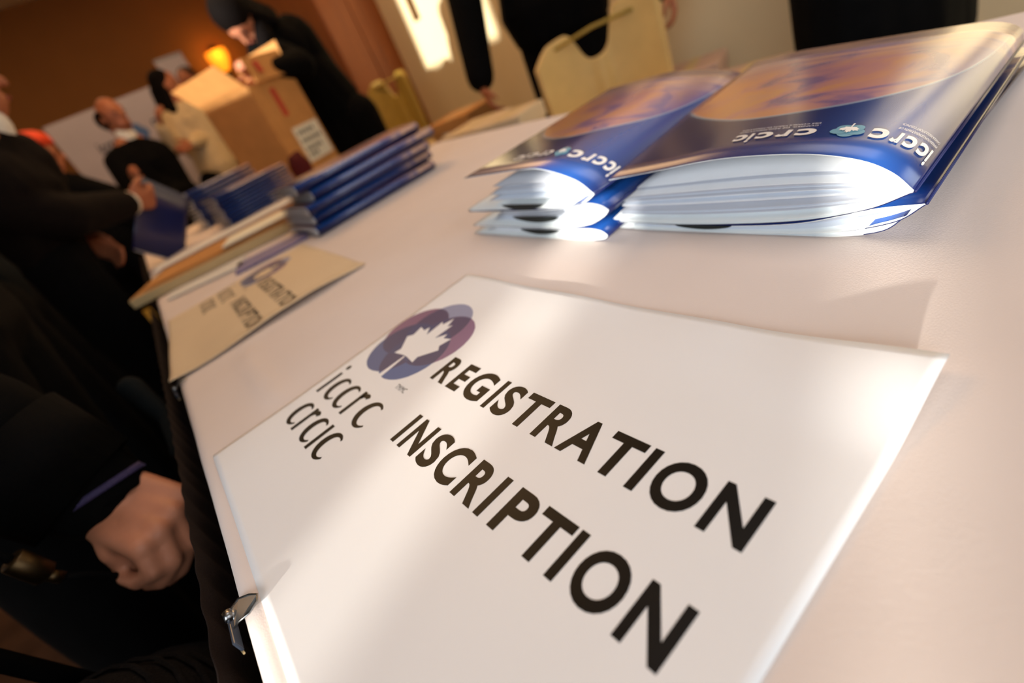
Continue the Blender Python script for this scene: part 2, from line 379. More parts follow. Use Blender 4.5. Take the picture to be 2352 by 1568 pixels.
# ================================================================== TABLES
def smooth(a, b, x):
    t = min(1, max(0, (x-a)/(b-a))); return t*t*(3-2*t)
def cloth_z(x, y):
    """wrinkle and fold relief of the first cloth"""
    z = 0.0
    # pressed fold running along the near side between the two signs
    d = x - (-.004 + .004*math.sin(y*9)); k = smooth(.456, .50, y)*(1-smooth(.64, .70, y))
    z += k*(.0035*math.exp(-(d/.010)**2))
    z += smooth(.30, .5, y)*.0014*math.exp(-((x-.352-.01*math.sin(y*5))/.006)**2)
    k2 = math.exp(-((x-.02)/.05)**2)
    z += .0022*math.exp(-((y-.70)/.012)**2)*k2
    z += .0006*math.sin(x*31+2*math.sin(y*11))*math.sin(y*17+x*9)
    return max(z, -.0005)
def make_table(y0, y1, x0, x1, label, clabel, sk_label, relief, idx):
    t = empty('banquet_table', ((x0+x1)/2, (y0+y1)/2, 0)); tag(t, label, 'table', 'banquet tables in a row')
    box('tabletop', ((x0+x1)/2, (y0+y1)/2, T-.018), (x1-x0-.012, y1-y0-.012, .026), KRAFT, t, bevel=.004)
    for yy in (y0+.18, y1-.18):
        for xx in (x0+.07, x1-.07):
            bm = bmesh.new(); tube(bm, [(xx, yy, 0), (xx, yy, T-.03)], .016, 10); bm_obj('leg', bm, CHROME, t)
        bm = bmesh.new(); tube(bm, [(x0+.07, yy, .2), (x1-.07, yy, .2)], .011, 8); bm_obj('crossbar', bm, CHROME, t)
    # cloth: top, rounded edge, hanging side all round
    V, F = [], []
    R = .012; prof = [(0, 0)]
    ang = [i*math.pi/12 for i in range(1, 7)]
    off = [(R*math.sin(a), -R*(1-math.cos(a))) for a in ang] + [(R+.001, -.05), (R+.003, -.11), (R+.005, -.2), (R+.008, -.32)]
    nx = 90 if relief else 30; ny = 190 if relief else 60
    xs = [x0+R + (x1-x0-2*R)*i/nx for i in range(nx+1)]; ys = [y0+R + (y1-y0-2*R)*j/ny for j in range(ny+1)]
    idx_ = {}
    for i, x in enumerate(xs):
        for j, y in enumerate(ys):
            idx_[i, j] = len(V); V.append((x, y, T + (cloth_z(x, y) if relief else .0006*math.sin(x*30+y*13))))
    for i in range(nx):
        for j in range(ny): F.append((idx_[i, j], idx_[i+1, j], idx_[i+1, j+1], idx_[i, j+1]))
    ring = [(i, 0, 0, -1) for i in range(nx)] + [(nx, j, 1, 0) for j in range(ny)] + [(i, ny, 0, 1) for i in range(nx, 0, -1)] + [(0, j, -1, 0) for j in range(ny, 0, -1)]
    prev = [idx_[a, b] for a, b, _, _ in ring]; n = len(ring)
    for q, (o_, dz) in enumerate(off):
        cur = []
        for kk, (a, b, nxx, nyy) in enumerate(ring):
            c_ = V[prev[kk]] if q == 0 else None
            bx, by, bz = V[idx_[a, b]]
            if (a, b) in ((0, 0), (nx, 0), (nx, ny), (0, ny)):
                nxx, nyy = (-.7 if a == 0 else .7), (-.7 if b == 0 else .7)
            wv = 1+.35*math.sin(kk*.55)*(min(1, -dz*4))
            cur.append(len(V)); V.append((bx+nxx*o_*wv, by+nyy*o_*wv, bz+dz))
        for kk in range(n): F.append((prev[kk], cur[kk], cur[(kk+1) % n], prev[(kk+1) % n]))
        prev = cur
    c = mesh('tablecloth', V, F, CLOTH, None, True); tag(c, clabel, 'tablecloth')
    # pleated skirt clipped to the guests' side
    V, F = [], []; nn = 260
    for i in range(nn+1):
        y = y0+.004 + (y1-y0-.008)*i/nn
        w_ = .0045*math.sin(i*1.15)+.002*math.sin(i*.37)
        for z, sp in ((T-.0095, .15), (T-.035, .4), (T-.3, 1.0), (.03, 1.5)):
            V.append((x0-.0185-.004*sp+w_*sp, y, z))
    for i in range(nn):
        for k in range(3): a = i*4+k; F.append((a, a+1, a+5, a+4))
    sk = mesh('table_skirt', V, F, SKIRT, None, True); tag(sk, sk_label, 'table skirt')
    so_ = sk.modifiers.new('thick', 'SOLIDIFY'); so_.thickness = .0014
    return t
make_table(-.38, 1.455, -.088, .80, 'nearest long banquet table carrying the large registration sign and folder stacks',
           'pinkish white tablecloth with pressed folds under the large sharp registration sign',
           'dark brown pleated skirt hanging along the near table by the fist', True, 0)
make_table(1.50, 3.30, -.088, .80, 'second long banquet table behind the kraft envelopes, in the warm light',
           'tan lit tablecloth of the second table under the far blue folder stacks',
           'dark skirt of the second table behind the envelope corner', False, 1)

# clear plastic clips gripping cloth and skirt
def clip(y, label):
    c = empty('skirt_clip', (-.09, y, T)); tag(c, label, 'clip', 'skirt clips on the near table')
    bm = bmesh.new()
    pts = [(-.0905, y+.013, T-.003), (-.084, y+.009, T+.0015), (-.0775, y+.003, T+.0032), (-.0735, y-.002, T+.0034), (-.0745, y-.007, T+.0034), (-.0800, y-.0095, T+.0028), (-.0865, y-.0065, T+.0010), (-.0915, y-.003, T-.003)]
    tube(bm, pts, .00055, 8); bm_obj('wire_loop', bm, CHROME, c, True)
    V = [p for p in pts]; mesh('clip_pad', [(x+.0004, yy, z+.0002) for x, yy, z in V], [tuple(range(len(V)))], PLASTIC, c)
    bm = bmesh.new(); add_box(bm, (-.0945, y+.001, T-.009), (.0016, .022, .008), 0, .0005); bm_obj('outer_tab', bm, CLIPM, c)
    bm = bmesh.new(); tube(bm, [(-.0955, y+.013, T-.005), (-.0962, y+.003, T-.0130), (-.0960, y-.006, T-.0145), (-.0940, y-.013, T-.0120)], .0006, 6); bm_obj('frayed_edge', bm, KRAFT_L, c)
    bm = bmesh.new(); tube(bm, [(-.0935, y+.0135, T-.0035), (-.0935, y+.009, T-.0055)], .0028, 10); bm_obj('hinge', bm, CHROME, c, True)
clip(.262, 'clear plastic clip on the table edge beside the large registration sign')
clip(.708, 'blurred clear clip on the table edge at the corner of the second sign')

# ================================================================== SIGNS
def leaf_pts():
    h = [(0, 1.0), (.10, .80), (.20, .86), (.17, .50), (.36, .66), (.40, .56), (.62, .60), (.54, .40), (.66, .32), (.36, .06), (.40, -.06), (.07, -.02)]
    return h + [(-x, y) for x, y in reversed(h[1:])]
def leaf_poly(cx, cy, w, h, stem=None):
    pts = [(cx+x/.66*w, cy + (y+.06)/1.06*h) for x, y in leaf_pts()]
    return pts
PET = []   # logo petals in sign coordinates (u right, v up), metres
LC = (.0592, .1905)
for a in (90, 18, 162, -54, -126):
    ra = math.radians(a); PET.append((LC[0]+.0240*math.cos(ra), LC[1]+.0200*math.sin(ra), ra))
PR, PT = .0345, .0345
def in_pet(x, y, p):
    dx, dy = x-p[0], y-p[1]; c, s = math.cos(p[2]), math.sin(p[2])
    a = dx*c+dy*s; b = -dx*s+dy*c
    return (a/PR)**2+(b/PT)**2 <= 1
def petal_mat(name, warm=False):
    """colour by how many of the five petals overlap there (flat print)"""
    m = bpy.data.materials.new(name); m.use_nodes = True; nt = m.node_tree; N = nt.nodes; L = nt.links; b = N['Principled BSDF']
    uv = N.new('ShaderNodeUVMap'); uv.uv_map = 'UVMap'; sp = N.new('ShaderNodeSeparateXYZ'); L.new(uv.outputs[0], sp.inputs[0])
    def ma(op, a, b2=None, clamp=False):
        n = N.new('ShaderNodeMath'); n.operation = op; n.use_clamp = clamp
        for i, v in enumerate((a, b2)):
            if v is None: continue
            if isinstance(v, (int, float)): n.inputs[i].default_value = v
            else: L.new(v, n.inputs[i])
        return n.outputs[0]
    cols = [(140, 146, 178), (128, 96, 136), (128, 92, 126), (58, 92, 150), (70, 92, 142)]
    cur = None
    cnt = None
    for p, c in zip(PET, cols):
        co, si = math.cos(p[2]), math.sin(p[2])
        dx = ma('SUBTRACT', sp.outputs[0], p[0]); dy = ma('SUBTRACT', sp.outputs[1], p[1])
        a = ma('DIVIDE', ma('ADD', ma('MULTIPLY', dx, co), ma('MULTIPLY', dy, si)), PR)
        q = ma('DIVIDE', ma('ADD', ma('MULTIPLY', dx, -si), ma('MULTIPLY', dy, co)), PT)
        ins = ma('MULTIPLY', ma('SUBTRACT', 1.0, ma('ADD', ma('MULTIPLY', a, a), ma('MULTIPLY', q, q))), 90, True)
        n = N.new('ShaderNodeMix'); n.data_type = 'RGBA'; L.new(ins, n.inputs[0])
        if cur is None: n.inputs[6].default_value = lin((60, 60, 110))
        else: L.new(cur, n.inputs[6])
        n.inputs[7].default_value = lin(c); cur = n.outputs[2]
        cnt = ins if cnt is None else ma('ADD', cnt, ins)
    ov = ma('SUBTRACT', cnt, 1.0, True)
    n = N.new('ShaderNodeMix'); n.data_type = 'RGBA'; L.new(ma('MULTIPLY', ov, .9), n.inputs[0]); L.new(cur, n.inputs[6]); n.inputs[7].default_value = lin((44, 50, 100))
    n2 = N.new('ShaderNodeMix'); n2.data_type = 'RGBA'; L.new(ma('MULTIPLY', ma('SUBTRACT', cnt, 2.0, True), .5), n2.inputs[0]); L.new(n.outputs[2], n2.inputs[6]); n2.inputs[7].default_value = lin((34, 66, 122))
    L.new(n2.outputs[2], b.inputs['Base Color']); b.inputs['Roughness'].default_value = .34
    return m
PETAL = petal_mat('petal_print')
def fan_grid(poly_in, u0, u1, v0, v1, fmap, name, m, parent, step=.0011):
    pass
def sign(name, label, ox, oy, ang, pm, W_, H_, lift, zbase=T, boldk=1.0):
    """sheet; local u = text direction, v = text up. world = (ox,oy) + v*X - u*Y (rotated)"""
    root = empty(name, (ox, oy, zbase)); tag(root, label, 'sign', 'registration signs lying on the table')
    ca, sa = math.cos(ang), math.sin(ang)
    def base(u, v): return ox + v*ca + u*sa, oy - u*ca + v*sa
    def fm(off):
        def f(u, v):
            x, y = base(u, v)
            # the sheet rides over the cloth relief, plus its own curl
            return (x, y, zbase + .0013 + lift(u, v) + off)
        return f
    V, F = [], []; nu, nv = 80, 58; f0 = fm(0)
    for i in range(nu+1):
        for j in range(nv+1): V.append(f0(W_*i/nu, H_*j/nv))
    for i in range(nu):
        for j in range(nv): a = i*(nv+1)+j; F.append((a, a+nv+1, a+nv+2, a+1))
    sh = mesh('sheet', V, F, pm, root, True)
    md = sh.modifiers.new('t', 'SOLIDIFY'); md.thickness = .0005; md.offset = -1
    f1 = fm(.00010); f2 = fm(.00018)
    b = .032
    def word(nm, txt, spans, y0, y1, ys=None):
        items = []
        for k, (ch, (a, c)) in enumerate(zip(txt, spans)):
            lo, hi = y0, y1
            if ch in 'OCGS': lo, hi = y0-.0004, y1+.0004
            items.append((ch, a, c, lo, hi, b))
        return text_mesh(nm, items, f1, INK, root)
    reg = [(.1232, .1422), (.1470, .1610), (.1648, .1885), (.1945, .1990), (.2030, .2195), (.2225, .2435), (.2475, .2675), (.2690, .2925), (.2935, .3150), (.3180, .3232), (.3275, .3515), (.3560, .3765)]
    ins = [(.1555, .1605), (.1660, .1865), (.1905, .2075), (.2105, .2320), (.2370, .2570), (.2605, .2656), (.2735, .2920), (.2945, .3155), (.3175, .3226), (.3275, .3515), (.3560, .3765)]
    word('lettering', 'REGISTRATION', reg, .1610, .1878)
    word('lettering', 'INSCRIPTION', ins, .1065, .1330)
    # the lower case wordmarks, with thin calligraphic c shapes built from arcs
    V, F = [], []
    def arc_c(u0, u1, y0, y1):
        cx, cy = u0+(u1-u0)*.56, (y0+y1)/2; rx, ry = (u1-u0)*.56, (y1-y0)/2
        n = 22; o_, i_ = [], []
        for k in range(n+1):
            t = math.radians(52 + (318-52)*k/n); th = .0030+.0030*math.sin(math.pi*k/n)
            o_.append((cx+rx*math.cos(t), cy+ry*math.sin(t))); i_.append((cx+(rx-th)*math.cos(t)+.0012, cy+(ry-th*.72)*math.sin(t)))
        strip(o_, i_)
    def strip(A, B):
        base_ = len(V)
        for p, q in zip(A, B): V.append(f1(*p)); V.append(f1(*q))
        for k in range(len(A)-1): F.append((base_+2*k, base_+2*k+1, base_+2*k+3, base_+2*k+2))
    def bar(u, y0, y1, wd=.0050): strip([(u, y0), (u, y1)], [(u+wd, y0), (u+wd, y1)])
    def dot(u, y, r):
        base_ = len(V)
        for k in range(14): t = 2*math.pi*k/14; V.append(f1(u+r*math.cos(t), y+r*math.sin(t)))
        F.append(tuple(base_+k for k in range(14)))
    def arm(u, y0, y1):  # r
        bar(u, y0, y1)
        n = 8; A, B = [], []
        for k in range(n+1):
            t = math.radians(170-125*k/n)
            A.append((u+.0090+.0072*math.cos(t), y1-.0080+.0080*math.sin(t))); B.append((u+.0088+.0034*math.cos(t), y1-.0080+.0036*math.sin(t)-.0003))
        strip(A, B)
    y0, y1 = .0955, .1225
    bar(.0135, y0, y1); dot(.0152, .1300, .0030)
    arc_c(.0260, .0480, y0, y1); arc_c(.0490, .0710, y0, y1); arm(.0755, y0, y1); arc_c(.0950, .1190, y0, y1)
    mesh('wordmark', list(V), list(F), INK, root); V.clear(); F.clear()
    y0, y1 = .0605, .0865
    arc_c(.0215, .0430, y0, y1); arm(.0455, y0, y1); arc_c(.0620, .0835, y0, y1); bar(.0860, y0, y1); arc_c(.0955, .1175, y0, y1)
    mesh('wordmark', V, F, INK, root)
    text_mesh('small_print', [('TM/MC', .1005, .1165, .1385, .1435, .0)], f1, INK, root)
    # logo petals: union outline as a fan
    V, F, UV = [], [], []; n = 140; rings = 10
    rr = []
    for k in range(n):
        t = 2*math.pi*k/n; r = .075
        while r > 0 and not any(in_pet(LC[0]+r*math.cos(t), LC[1]+r*math.sin(t), p) for p in PET): r -= .0003
        rr.append(r)
    V.append(f1(*LC)); UV.append(LC)
    for j in range(1, rings+1):
        for k in range(n):
            t = 2*math.pi*k/n; r = rr[k]*j/rings; u, v = LC[0]+r*math.cos(t), LC[1]+r*math.sin(t)
            V.append(f1(u, v)); UV.append((u, v))
    for k in range(n): F.append((0, 1+k, 1+(k+1) % n))
    for j in range(rings-1):
        for k in range(n): a = 1+j*n+k; b2 = 1+j*n+(k+1) % n; F.append((a, a+n, b2+n, b2))
    lg = mesh('logo_petals', V, F, PETAL, root, uvs=UV)
    # white leaf and stem, knocked out of the print
    lp = leaf_poly(.0665, .1655, .0300, .0590)
    V = [f2(*p) for p in lp]; F = []
    bm = bmesh.new(); vs = [bm.verts.new(v) for v in V]; fc = bm.faces.new(vs); bmesh.ops.triangulate(bm, faces=[fc])
    st = [(.0655, .167), (.0675, .167), (.0705, .1385), (.0640, .1385)]
    vs = [bm.verts.new(f2(*p)) for p in st]; bm.faces.new(vs)
    bm_obj('leaf', bm, pm, lg)
    return root
def lift1(u, v):
    z = 0
    # top edge ripples up off the cloth, highest near the far right corner
    e = smooth(.225, .287, v)
    z += e*(.0008+.0012*smooth(.18, .402, u) + .0005*math.sin(u*48))
    z += .0055*smooth(.31, .402, u)*smooth(.22, .287, v)
    z += .0015*smooth(.10, 0, u)*smooth(.08, 0, v)
    z -= .0035*smooth(.012, 0, v)*0
    return z
sign('registration_sign', 'large sharp white sheet reading REGISTRATION INSCRIPTION nearest on the white cloth', -.0735, .4535, 0, PAPER, .402, .287, lift1)
def lift2(u, v):
    return .006*smooth(.34, .40, u)*smooth(.05, .16, v)*(1-smooth(.2, .287, v)) + .0025*smooth(.36, .402, u) + .003*smooth(.04, 0, v)*smooth(.1, .3, u)
sign('registration_sign', 'blurred tan looking registration sheet farther along the table edge', -.0745, 1.118, -.045, PAPER2, .402, .287, lift2)

# ================================================================== FOLDERS
def crom(pts, n):
    """Catmull-Rom resample of (y,z) points to n+1"""
    P_ = [Vector((a, b)) for a, b in pts]; P_ = [P_[0]*2-P_[1]] + P_ + [P_[-1]*2-P_[-2]]
    out = []; m = len(P_)-3
    for i in range(n+1):
        t = i/n*m; k = min(int(t), m-1); f = t-k
        a, b, c, d = P_[k], P_[k+1], P_[k+2], P_[k+3]
        out.append(.5*((2*b)+(-a+c)*f+(2*a-5*b+4*c-d)*f*f+(-a+3*b-3*c+d)*f**3))
    return out
def sheet_obj(name, A, B, x0, x1, m, parent, nx=10, n=36, th=.0004, uv=False, xa=None, back_m=None, off=-1):
    """ruled sheet between section A at x0 and section B at x1 (points run open edge -> spine)"""
    a = crom(A, n); b = crom(B, n); V, F, UV = [], [], []
    for j in range(nx+1):
        s = j/nx
        for i in range(n+1):
            p = a[i].lerp(b[i], s); V.append((x0+(x1-x0)*s, p.x, p.y)); UV.append((1-i/n, s))
    for j in range(nx):
        for i in range(n): q = j*(n+1)+i; F.append((q, q+n+1, q+n+2, q+1))
    o = mesh(name, V, F, m, parent, True, UV)
    # faces wind so the normal points up for a top sheet
    if o.data.polygons[0].normal.z < 0: o.data.flip_normals()
    md = o.modifiers.new('t', 'SOLIDIFY'); md.thickness = th; md.offset = off
    if back_m is not None:
        o.data.materials.append(back_m); md.material_offset = 1; md.material_offset_rim = 1
    return o
def surf(A, B, x0, x1, n=36):
    a = crom(A, n); b = crom(B, n)
    def S_(u, v, off=.0007):
        t = (1-u)*n; k = max(0, min(int(t), n-1)); f = t-k
        p = a[k].lerp(a[k+1], f).lerp(b[k].lerp(b[k+1], f), v)
        tg = (a[k+1]-a[k]).lerp(b[k+1]-b[k], v).normalized(); nrm = Vector((-tg.y, tg.x))
        if nrm.y < 0: nrm = -nrm
        p = p+nrm*off
        return (x0+(x1-x0)*v, p.x, p.y)
    return S_
def lerp_sec(A, B, f, n=8):
    a = crom(A, n); b = crom(B, n)
    return [(a[i].lerp(b[i], f).x, a[i].lerp(b[i], f).y) for i in range(n+1)]
def shift(A, dy, dz): return [(y+dy, z+dz) for y, z in A]
def cover_print(S_, root, full=True, uscale=1.0):
    W_ = .225*uscale; H_ = .30
    def fm(off):
        return lambda x, y: S_(x/W_, y/H_, off)   # x metres from spine, y metres from the camera end
    # reader stands at the far side: text right = +x here (away from spine), text up = toward the camera (-y)
    f = lambda X_, Y_: fm(.0007)(X_, .0465-Y_)
    def t(items, nm, m=PRINTW): return text_mesh(nm, items, f, m, root)
    b = .03
    let = []
    def word(txt, x0, wd, y0, xh):
        x = x0
        for ch in txt:
            wch = {'i': .20, 'c': .86, 'r': .58}[ch]*wd
            if ch == 'i': let.append(('i', x, x+wch, y0, y0+xh*1.42, b))
            else: let.append((ch, x, x+wch*.9, y0, y0+xh, b))
            x += wch+.12*wd
        return x
    word('iccrc', .012, .0170, 0, .0155)
    t(list(let), 'wordmark'); let.clear()
    word('crcic', .108, .0132, .002, .0125)
    t(let, 'wordmark')
    if full:
        t([('IMMIGRATION CONSULTANTS OF', .012, .060, -.0075, -.0045), ('CANADA REGULATORY COUNCIL', .012, .060, -.0135, -.0105)], 'small_print')
        t([('CONSEIL DE REGLEMENTATION', .110, .158, -.0045, -.0020), ('DES CONSULTANTS EN IMMIGRATION', .110, .158, -.0090, -.0065)], 'small_print')
    # small ring of petals with a leaf
    bm = bmesh.new()
    for a in (90, 18, 162, -54, -126):
        ra = math.radians(a); cx, cy = .090+.0042*math.cos(ra), .007+.0042*math.sin(ra)
        vs = []
        for k in range(16):
            th = 2*math.pi*k/16; dx, dy = .0066*math.cos(th), .0056*math.sin(th)
            px_, py_ = cx+dx*math.cos(ra)-dy*math.sin(ra), cy+dx*math.sin(ra)+dy*math.cos(ra)
            vs.append(bm.verts.new(fm(.0006+.00006*(a % 5))(px_, .0465-py_)))
        bm.faces.new(vs)
    emb = bm_obj('emblem', bm, PRINTT, root)
    bm = bmesh.new()
    vs = [bm.verts.new(fm(.0013)(x, .0465-y)) for x, y in leaf_poly(.090, .002, .0062, .0105)]
    fc = bm.faces.new(vs); bmesh.ops.triangulate(bm, faces=[fc])
    vs = [bm.verts.new(fm(.0013)(x, .0465-y)) for x, y in ((.0896, .003), (.0904, .003), (.0906, -.004), (.0894, -.004))]; bm.faces.new(vs)
    bm_obj('leaf', bm, PRINTW, emb)

def folder(label, group, x0, x1, top, bot, topB, botB, npages, full=False, pg0=.1, pg1=.55, yin=None, slot=None, jx=.0, pocket=True, cut=0.0):
    root = empty('document_folder', (x0, top[-1][0], min(p[1] for p in bot)))
    tag(root, label, 'folder', group)
    sheet_obj('front_cover', top, topB, x0, x1, COVERPRINT, root, th=.0006, back_m=INNER)
    sheet_obj('back_cover', bot, botB, x0, x1, INNER, root, th=.0006, back_m=BLUE_BACK)
    if full: cover_print(surf(top, topB, x0, x1), root, full == 2, (top[0][0]-top[-1][0])/.225)
    # spine bead closes the two covers
    bm = bmesh.new(); tube(bm, [(x0, top[-1][0], top[-1][1]), ((x0+x1)/2, (top[-1][0]+topB[-1][0])/2, (top[-1][1]+topB[-1][1])/2-.0), (x1, topB[-1][0], topB[-1][1])], .0009, 8); bm_obj('spine', bm, BLUE_BACK, root, True)
    for k in range(npages):
        f = pg0 + (pg1-pg0)*k/max(1, npages-1)
        A = lerp_sec(bot, top, f); B = lerp_sec(botB, topB, f)
        # pages stop short of spine and edge, each by its own amount
        c0 = .05+.05*random.random()+cut; c1 = .965-.02*random.random()
        def crop(Q):
            q = crom(Q, 40); i0, i1 = int(c0*40), int(c1*40); q = q[i0:i1+1]
            return [(q[int(t*(len(q)-1)/8)].x, q[int(t*(len(q)-1)/8)].y) for t in range(9)]
        pg = sheet_obj('page', crop(A), crop(B), x0+.002+.013*random.random()**1.5+jx, x1-.006, PGS[(k*7+k//3) % 3], root, nx=4, n=20, th=.0005)
    if pocket:
        A = lerp_sec(bot, top, .06); B = lerp_sec(botB, topB, .06)
        def cropp(Q, lo, hi):
            q = crom(Q, 40)[int(lo*40):int(hi*40)+1]; return [(q[int(t*(len(q)-1)/8)].x, q[int(t*(len(q)-1)/8)].y) for t in range(9)]
        sheet_obj('pocket', cropp(A, .0, .66), cropp(B, .0, .66), x0-.001, x1, INNER, root, nx=4, n=20, th=.0006)
    if slot:
        # half-moon cut in the pocket with the dark insert showing
        y0, y1, z, h = slot; V, F = [], []; n = 18
        for k in range(n+1):
            t = k/n; y = y0+(y1-y0)*t
            V += [(x0-.0018, y, z), (x0-.0018, y, z-h*math.sin(math.pi*t)**.6), (x0-.0004, y, z), (x0-.0004, y, z-h*math.sin(math.pi*t)**.6)]
        for k in range(n):
            a = 4*k; F += [(a, a+1, a+5, a+4), (a+2, a+6, a+7, a+3), (a, a+4, a+6, a+2), (a+1, a+3, a+7, a+5)]
        mesh('insert', V, F, SLOT, root)
    return root

G1 = 'open ended folders piled at the right'
rs_back1t = [(.344, .792), (.300, .792), (.269, .790), (.23, .787), (.18, .783), (.142, .779), (.122, .770), (.118, .758)]
rs_back1b = [(.344, .752), (.28, .749), (.2, .748), (.14, .752), (.118, .758)]
RS1T = [(.336, .789), (.272, .795), (.231, .7995), (.197, .801), (.155, .799), (.126, .793), (.109, .784), (.098, .772)]
RS1B = [(.339, .7500), (.26, .7475), (.173, .7515), (.125, .7600), (.098, .772)]
folder('top folder of the right pile, fanned white pages, curved cover with white wordmark', G1, .32, .62, RS1T, RS1B, rs_back1t, rs_back1b, 17, full=2, pg0=.10, pg1=.60, slot=(.262, .212, .7475, .0030))
RS2T = [(.333, .7492), (.25, .7465), (.168, .7500), (.120, .7610), (.0925, .7645)]
RS2B = [(.327, .7430), (.23, .7418), (.15, .7440), (.11, .7520), (.0925, .7645)]
folder('second folder down in the right pile, white inside edge and blue spine', G1, .32, .62, RS2T, RS2B,
       [(.338, .750), (.25, .7472), (.17, .7478), (.13, .752), (.113, .7535)], [(.33, .744), (.23, .743), (.16, .7435), (.125, .747), (.113, .7535)], 5, pg0=.2, pg1=.8)
RS3T = [(.31, .7425), (.2, .7412), (.14, .7440), (.115, .751), (.103, .7555)]
RS3B = [(.31, .7408), (.2, .7406), (.145, .7407), (.116, .7450), (.103, .7555)]
folder('lowest folder of the right pile, rounded end resting on the cloth', G1, .322, .618, RS3T, RS3B,
       [(.32, .7432), (.2, .7426), (.15, .743), (.118, .745), (.110, .7465)], [(.32, .7412), (.2, .741), (.15, .741), (.118, .7425), (.110, .7465)], 3, pg0=.3, pg1=.8)

G2 = 'open ended folders piled in the middle'
MS1T = [(.518, .814), (.46, .8160), (.405, .8175), (.375, .8155), (.337, .8035), (.318, .789)]
MS1B = [(.541, .7725), (.48, .7742), (.43, .7750), (.37, .7765), (.335, .7810), (.318, .789)]
MB1T = [(.550, .8065), (.50, .808), (.45, .808), (.409, .803), (.36, .791), (.338, .776)]
MB1B = [(.550, .772), (.48, .772), (.43, .772), (.38, .772), (.35, .773), (.338, .776)]
folder('top folder of the middle pile, bright blue curved cover with pale wordmark', G2, .295, .60, MS1T, MS1B, MB1T, MB1B, 7, full=1, pg0=.18, pg1=.62, slot=(.462, .392, .7805, .0058), cut=.10)
MS2T = [(.541, .7712), (.45, .7722), (.38, .7745), (.338, .7800), (.318, .7785), (.308, .7735)]
MS2B = [(.545, .7525), (.46, .7528), (.38, .7535), (.34, .7580), (.318, .7660), (.308, .7735)]
MB2T = [(.552, .770), (.46, .770), (.40, .770), (.36, .7705), (.345, .768), (.338, .764)]
MB2B = [(.552, .753), (.46, .753), (.40, .753), (.36, .755), (.345, .759), (.338, .764)]
folder('second folder of the middle pile with dark insert under the top one', G2, .296, .60, MS2T, MS2B, MB2T, MB2B, 3, pg0=.2, pg1=.5, slot=(.452, .376, .7660, .0060), cut=.05, full=0)
MS3T = [(.548, .7515), (.46, .7515), (.38, .7520), (.345, .7535), (.328, .7520), (.320, .7475)]
MS3B = [(.553, .7410), (.46, .7408), (.38, .7408), (.345, .7412), (.326, .7430), (.320, .7475)]
folder('lowest folder of the middle pile resting on the white cloth', G2, .297, .60, MS3T, MS3B,
       [(.552, .7515), (.46, .7515), (.38, .7515), (.35, .7505), (.342, .749), (.338, .7465)], [(.552, .741), (.46, .741), (.38, .741), (.35, .7415), (.342, .743), (.338, .7465)], 3, pg0=.2, pg1=.6, slot=(.448, .385, .7505, .0052))

def closed_folder(label, group, x0, y0, z0, th, yaw=0, w_=.225, l_=.30, npages=4, name='document_folder'):
    """shut folder lying flat with a rounded spine toward -Y, open short end toward -X"""
    root = empty(name, (0, 0, 0)); tag(root, label, 'folder', group)
    r = th/2; jig = lambda a: a*(.6+.8*random.random())
    top = [(w_, th*.75), (w_*.7, th*.92), (w_*.35, th*1.02), (.02, th*1.0), (.006, th*.9), (0, th*.5)]
    bot = [(w_, .0006), (w_*.7, .0006), (w_*.35, .0006), (.02, .0006), (.006, th*.12), (0, th*.5)]
    sheet_obj('front_cover', top, top, 0, l_, COVERPRINT, root, nx=3, n=18, th=.0006, back_m=INNER)
    sheet_obj('back_cover', bot, bot, 0, l_, INNER, root, nx=3, n=18, th=.0006, back_m=BLUE_BACK)
    for k in range(npages):
        f = .12+.75*k/max(1, npages-1)
        A = lerp_sec(bot, top, f); A = [(a[0]*.9+.008, a[1]) for a in A]
        sheet_obj('page', A, A, -.004*random.random(), l_-.005, WHITE_PG, root, nx=2, n=10, th=.0007)
    root.location = (x0, y0, z0); root.rotation_euler = (0, 0, yaw)
    return root
which = ['topmost', 'second', 'third', 'fourth', 'lowest']
zt = T+.001
for k in range(4, -1, -1):
    i = 4-k
    closed_folder(f'{which[k]} shut blue folder in the pile of five behind the second sign', 'blue folders piled behind the second sign',
                  .244+.006*i*(1 if i % 2 else -.3)+.004*i, 1.066+.008*math.sin(i*2), zt, .0205, .03+.012*math.sin(i*1.7), npages=3, l_=.315)
    zt += .0214
ORD = ['lowest', 'second', 'third', 'fourth', 'fifth', 'sixth', 'seventh', 'eighth', 'ninth', 'tenth']
def pile(n, x, y, z, th, yaw, label, group):
    tz = z
    for k in range(n):
        pos = 'topmost' if k == n-1 else ('lowest' if k == 0 else ORD[k]+' from the bottom')
        lb = f'{pos}, {label}'
        closed_folder(lb, group, x+.004*math.sin(k*2.1), y+.004*math.cos(k*1.3), tz, th, yaw+.01*math.sin(k), npages=2); tz += th*1.04
pile(9, .235, 2.16, T+.001, .0125, .10, 'thin blue folder of the far pile beyond the envelopes', 'far pile of thin blue folders')
pile(10, .20, 2.56, T+.001, .0155, .12, 'dark blue folder of the farthest pile below the carton', 'farthest pile of blue folders')

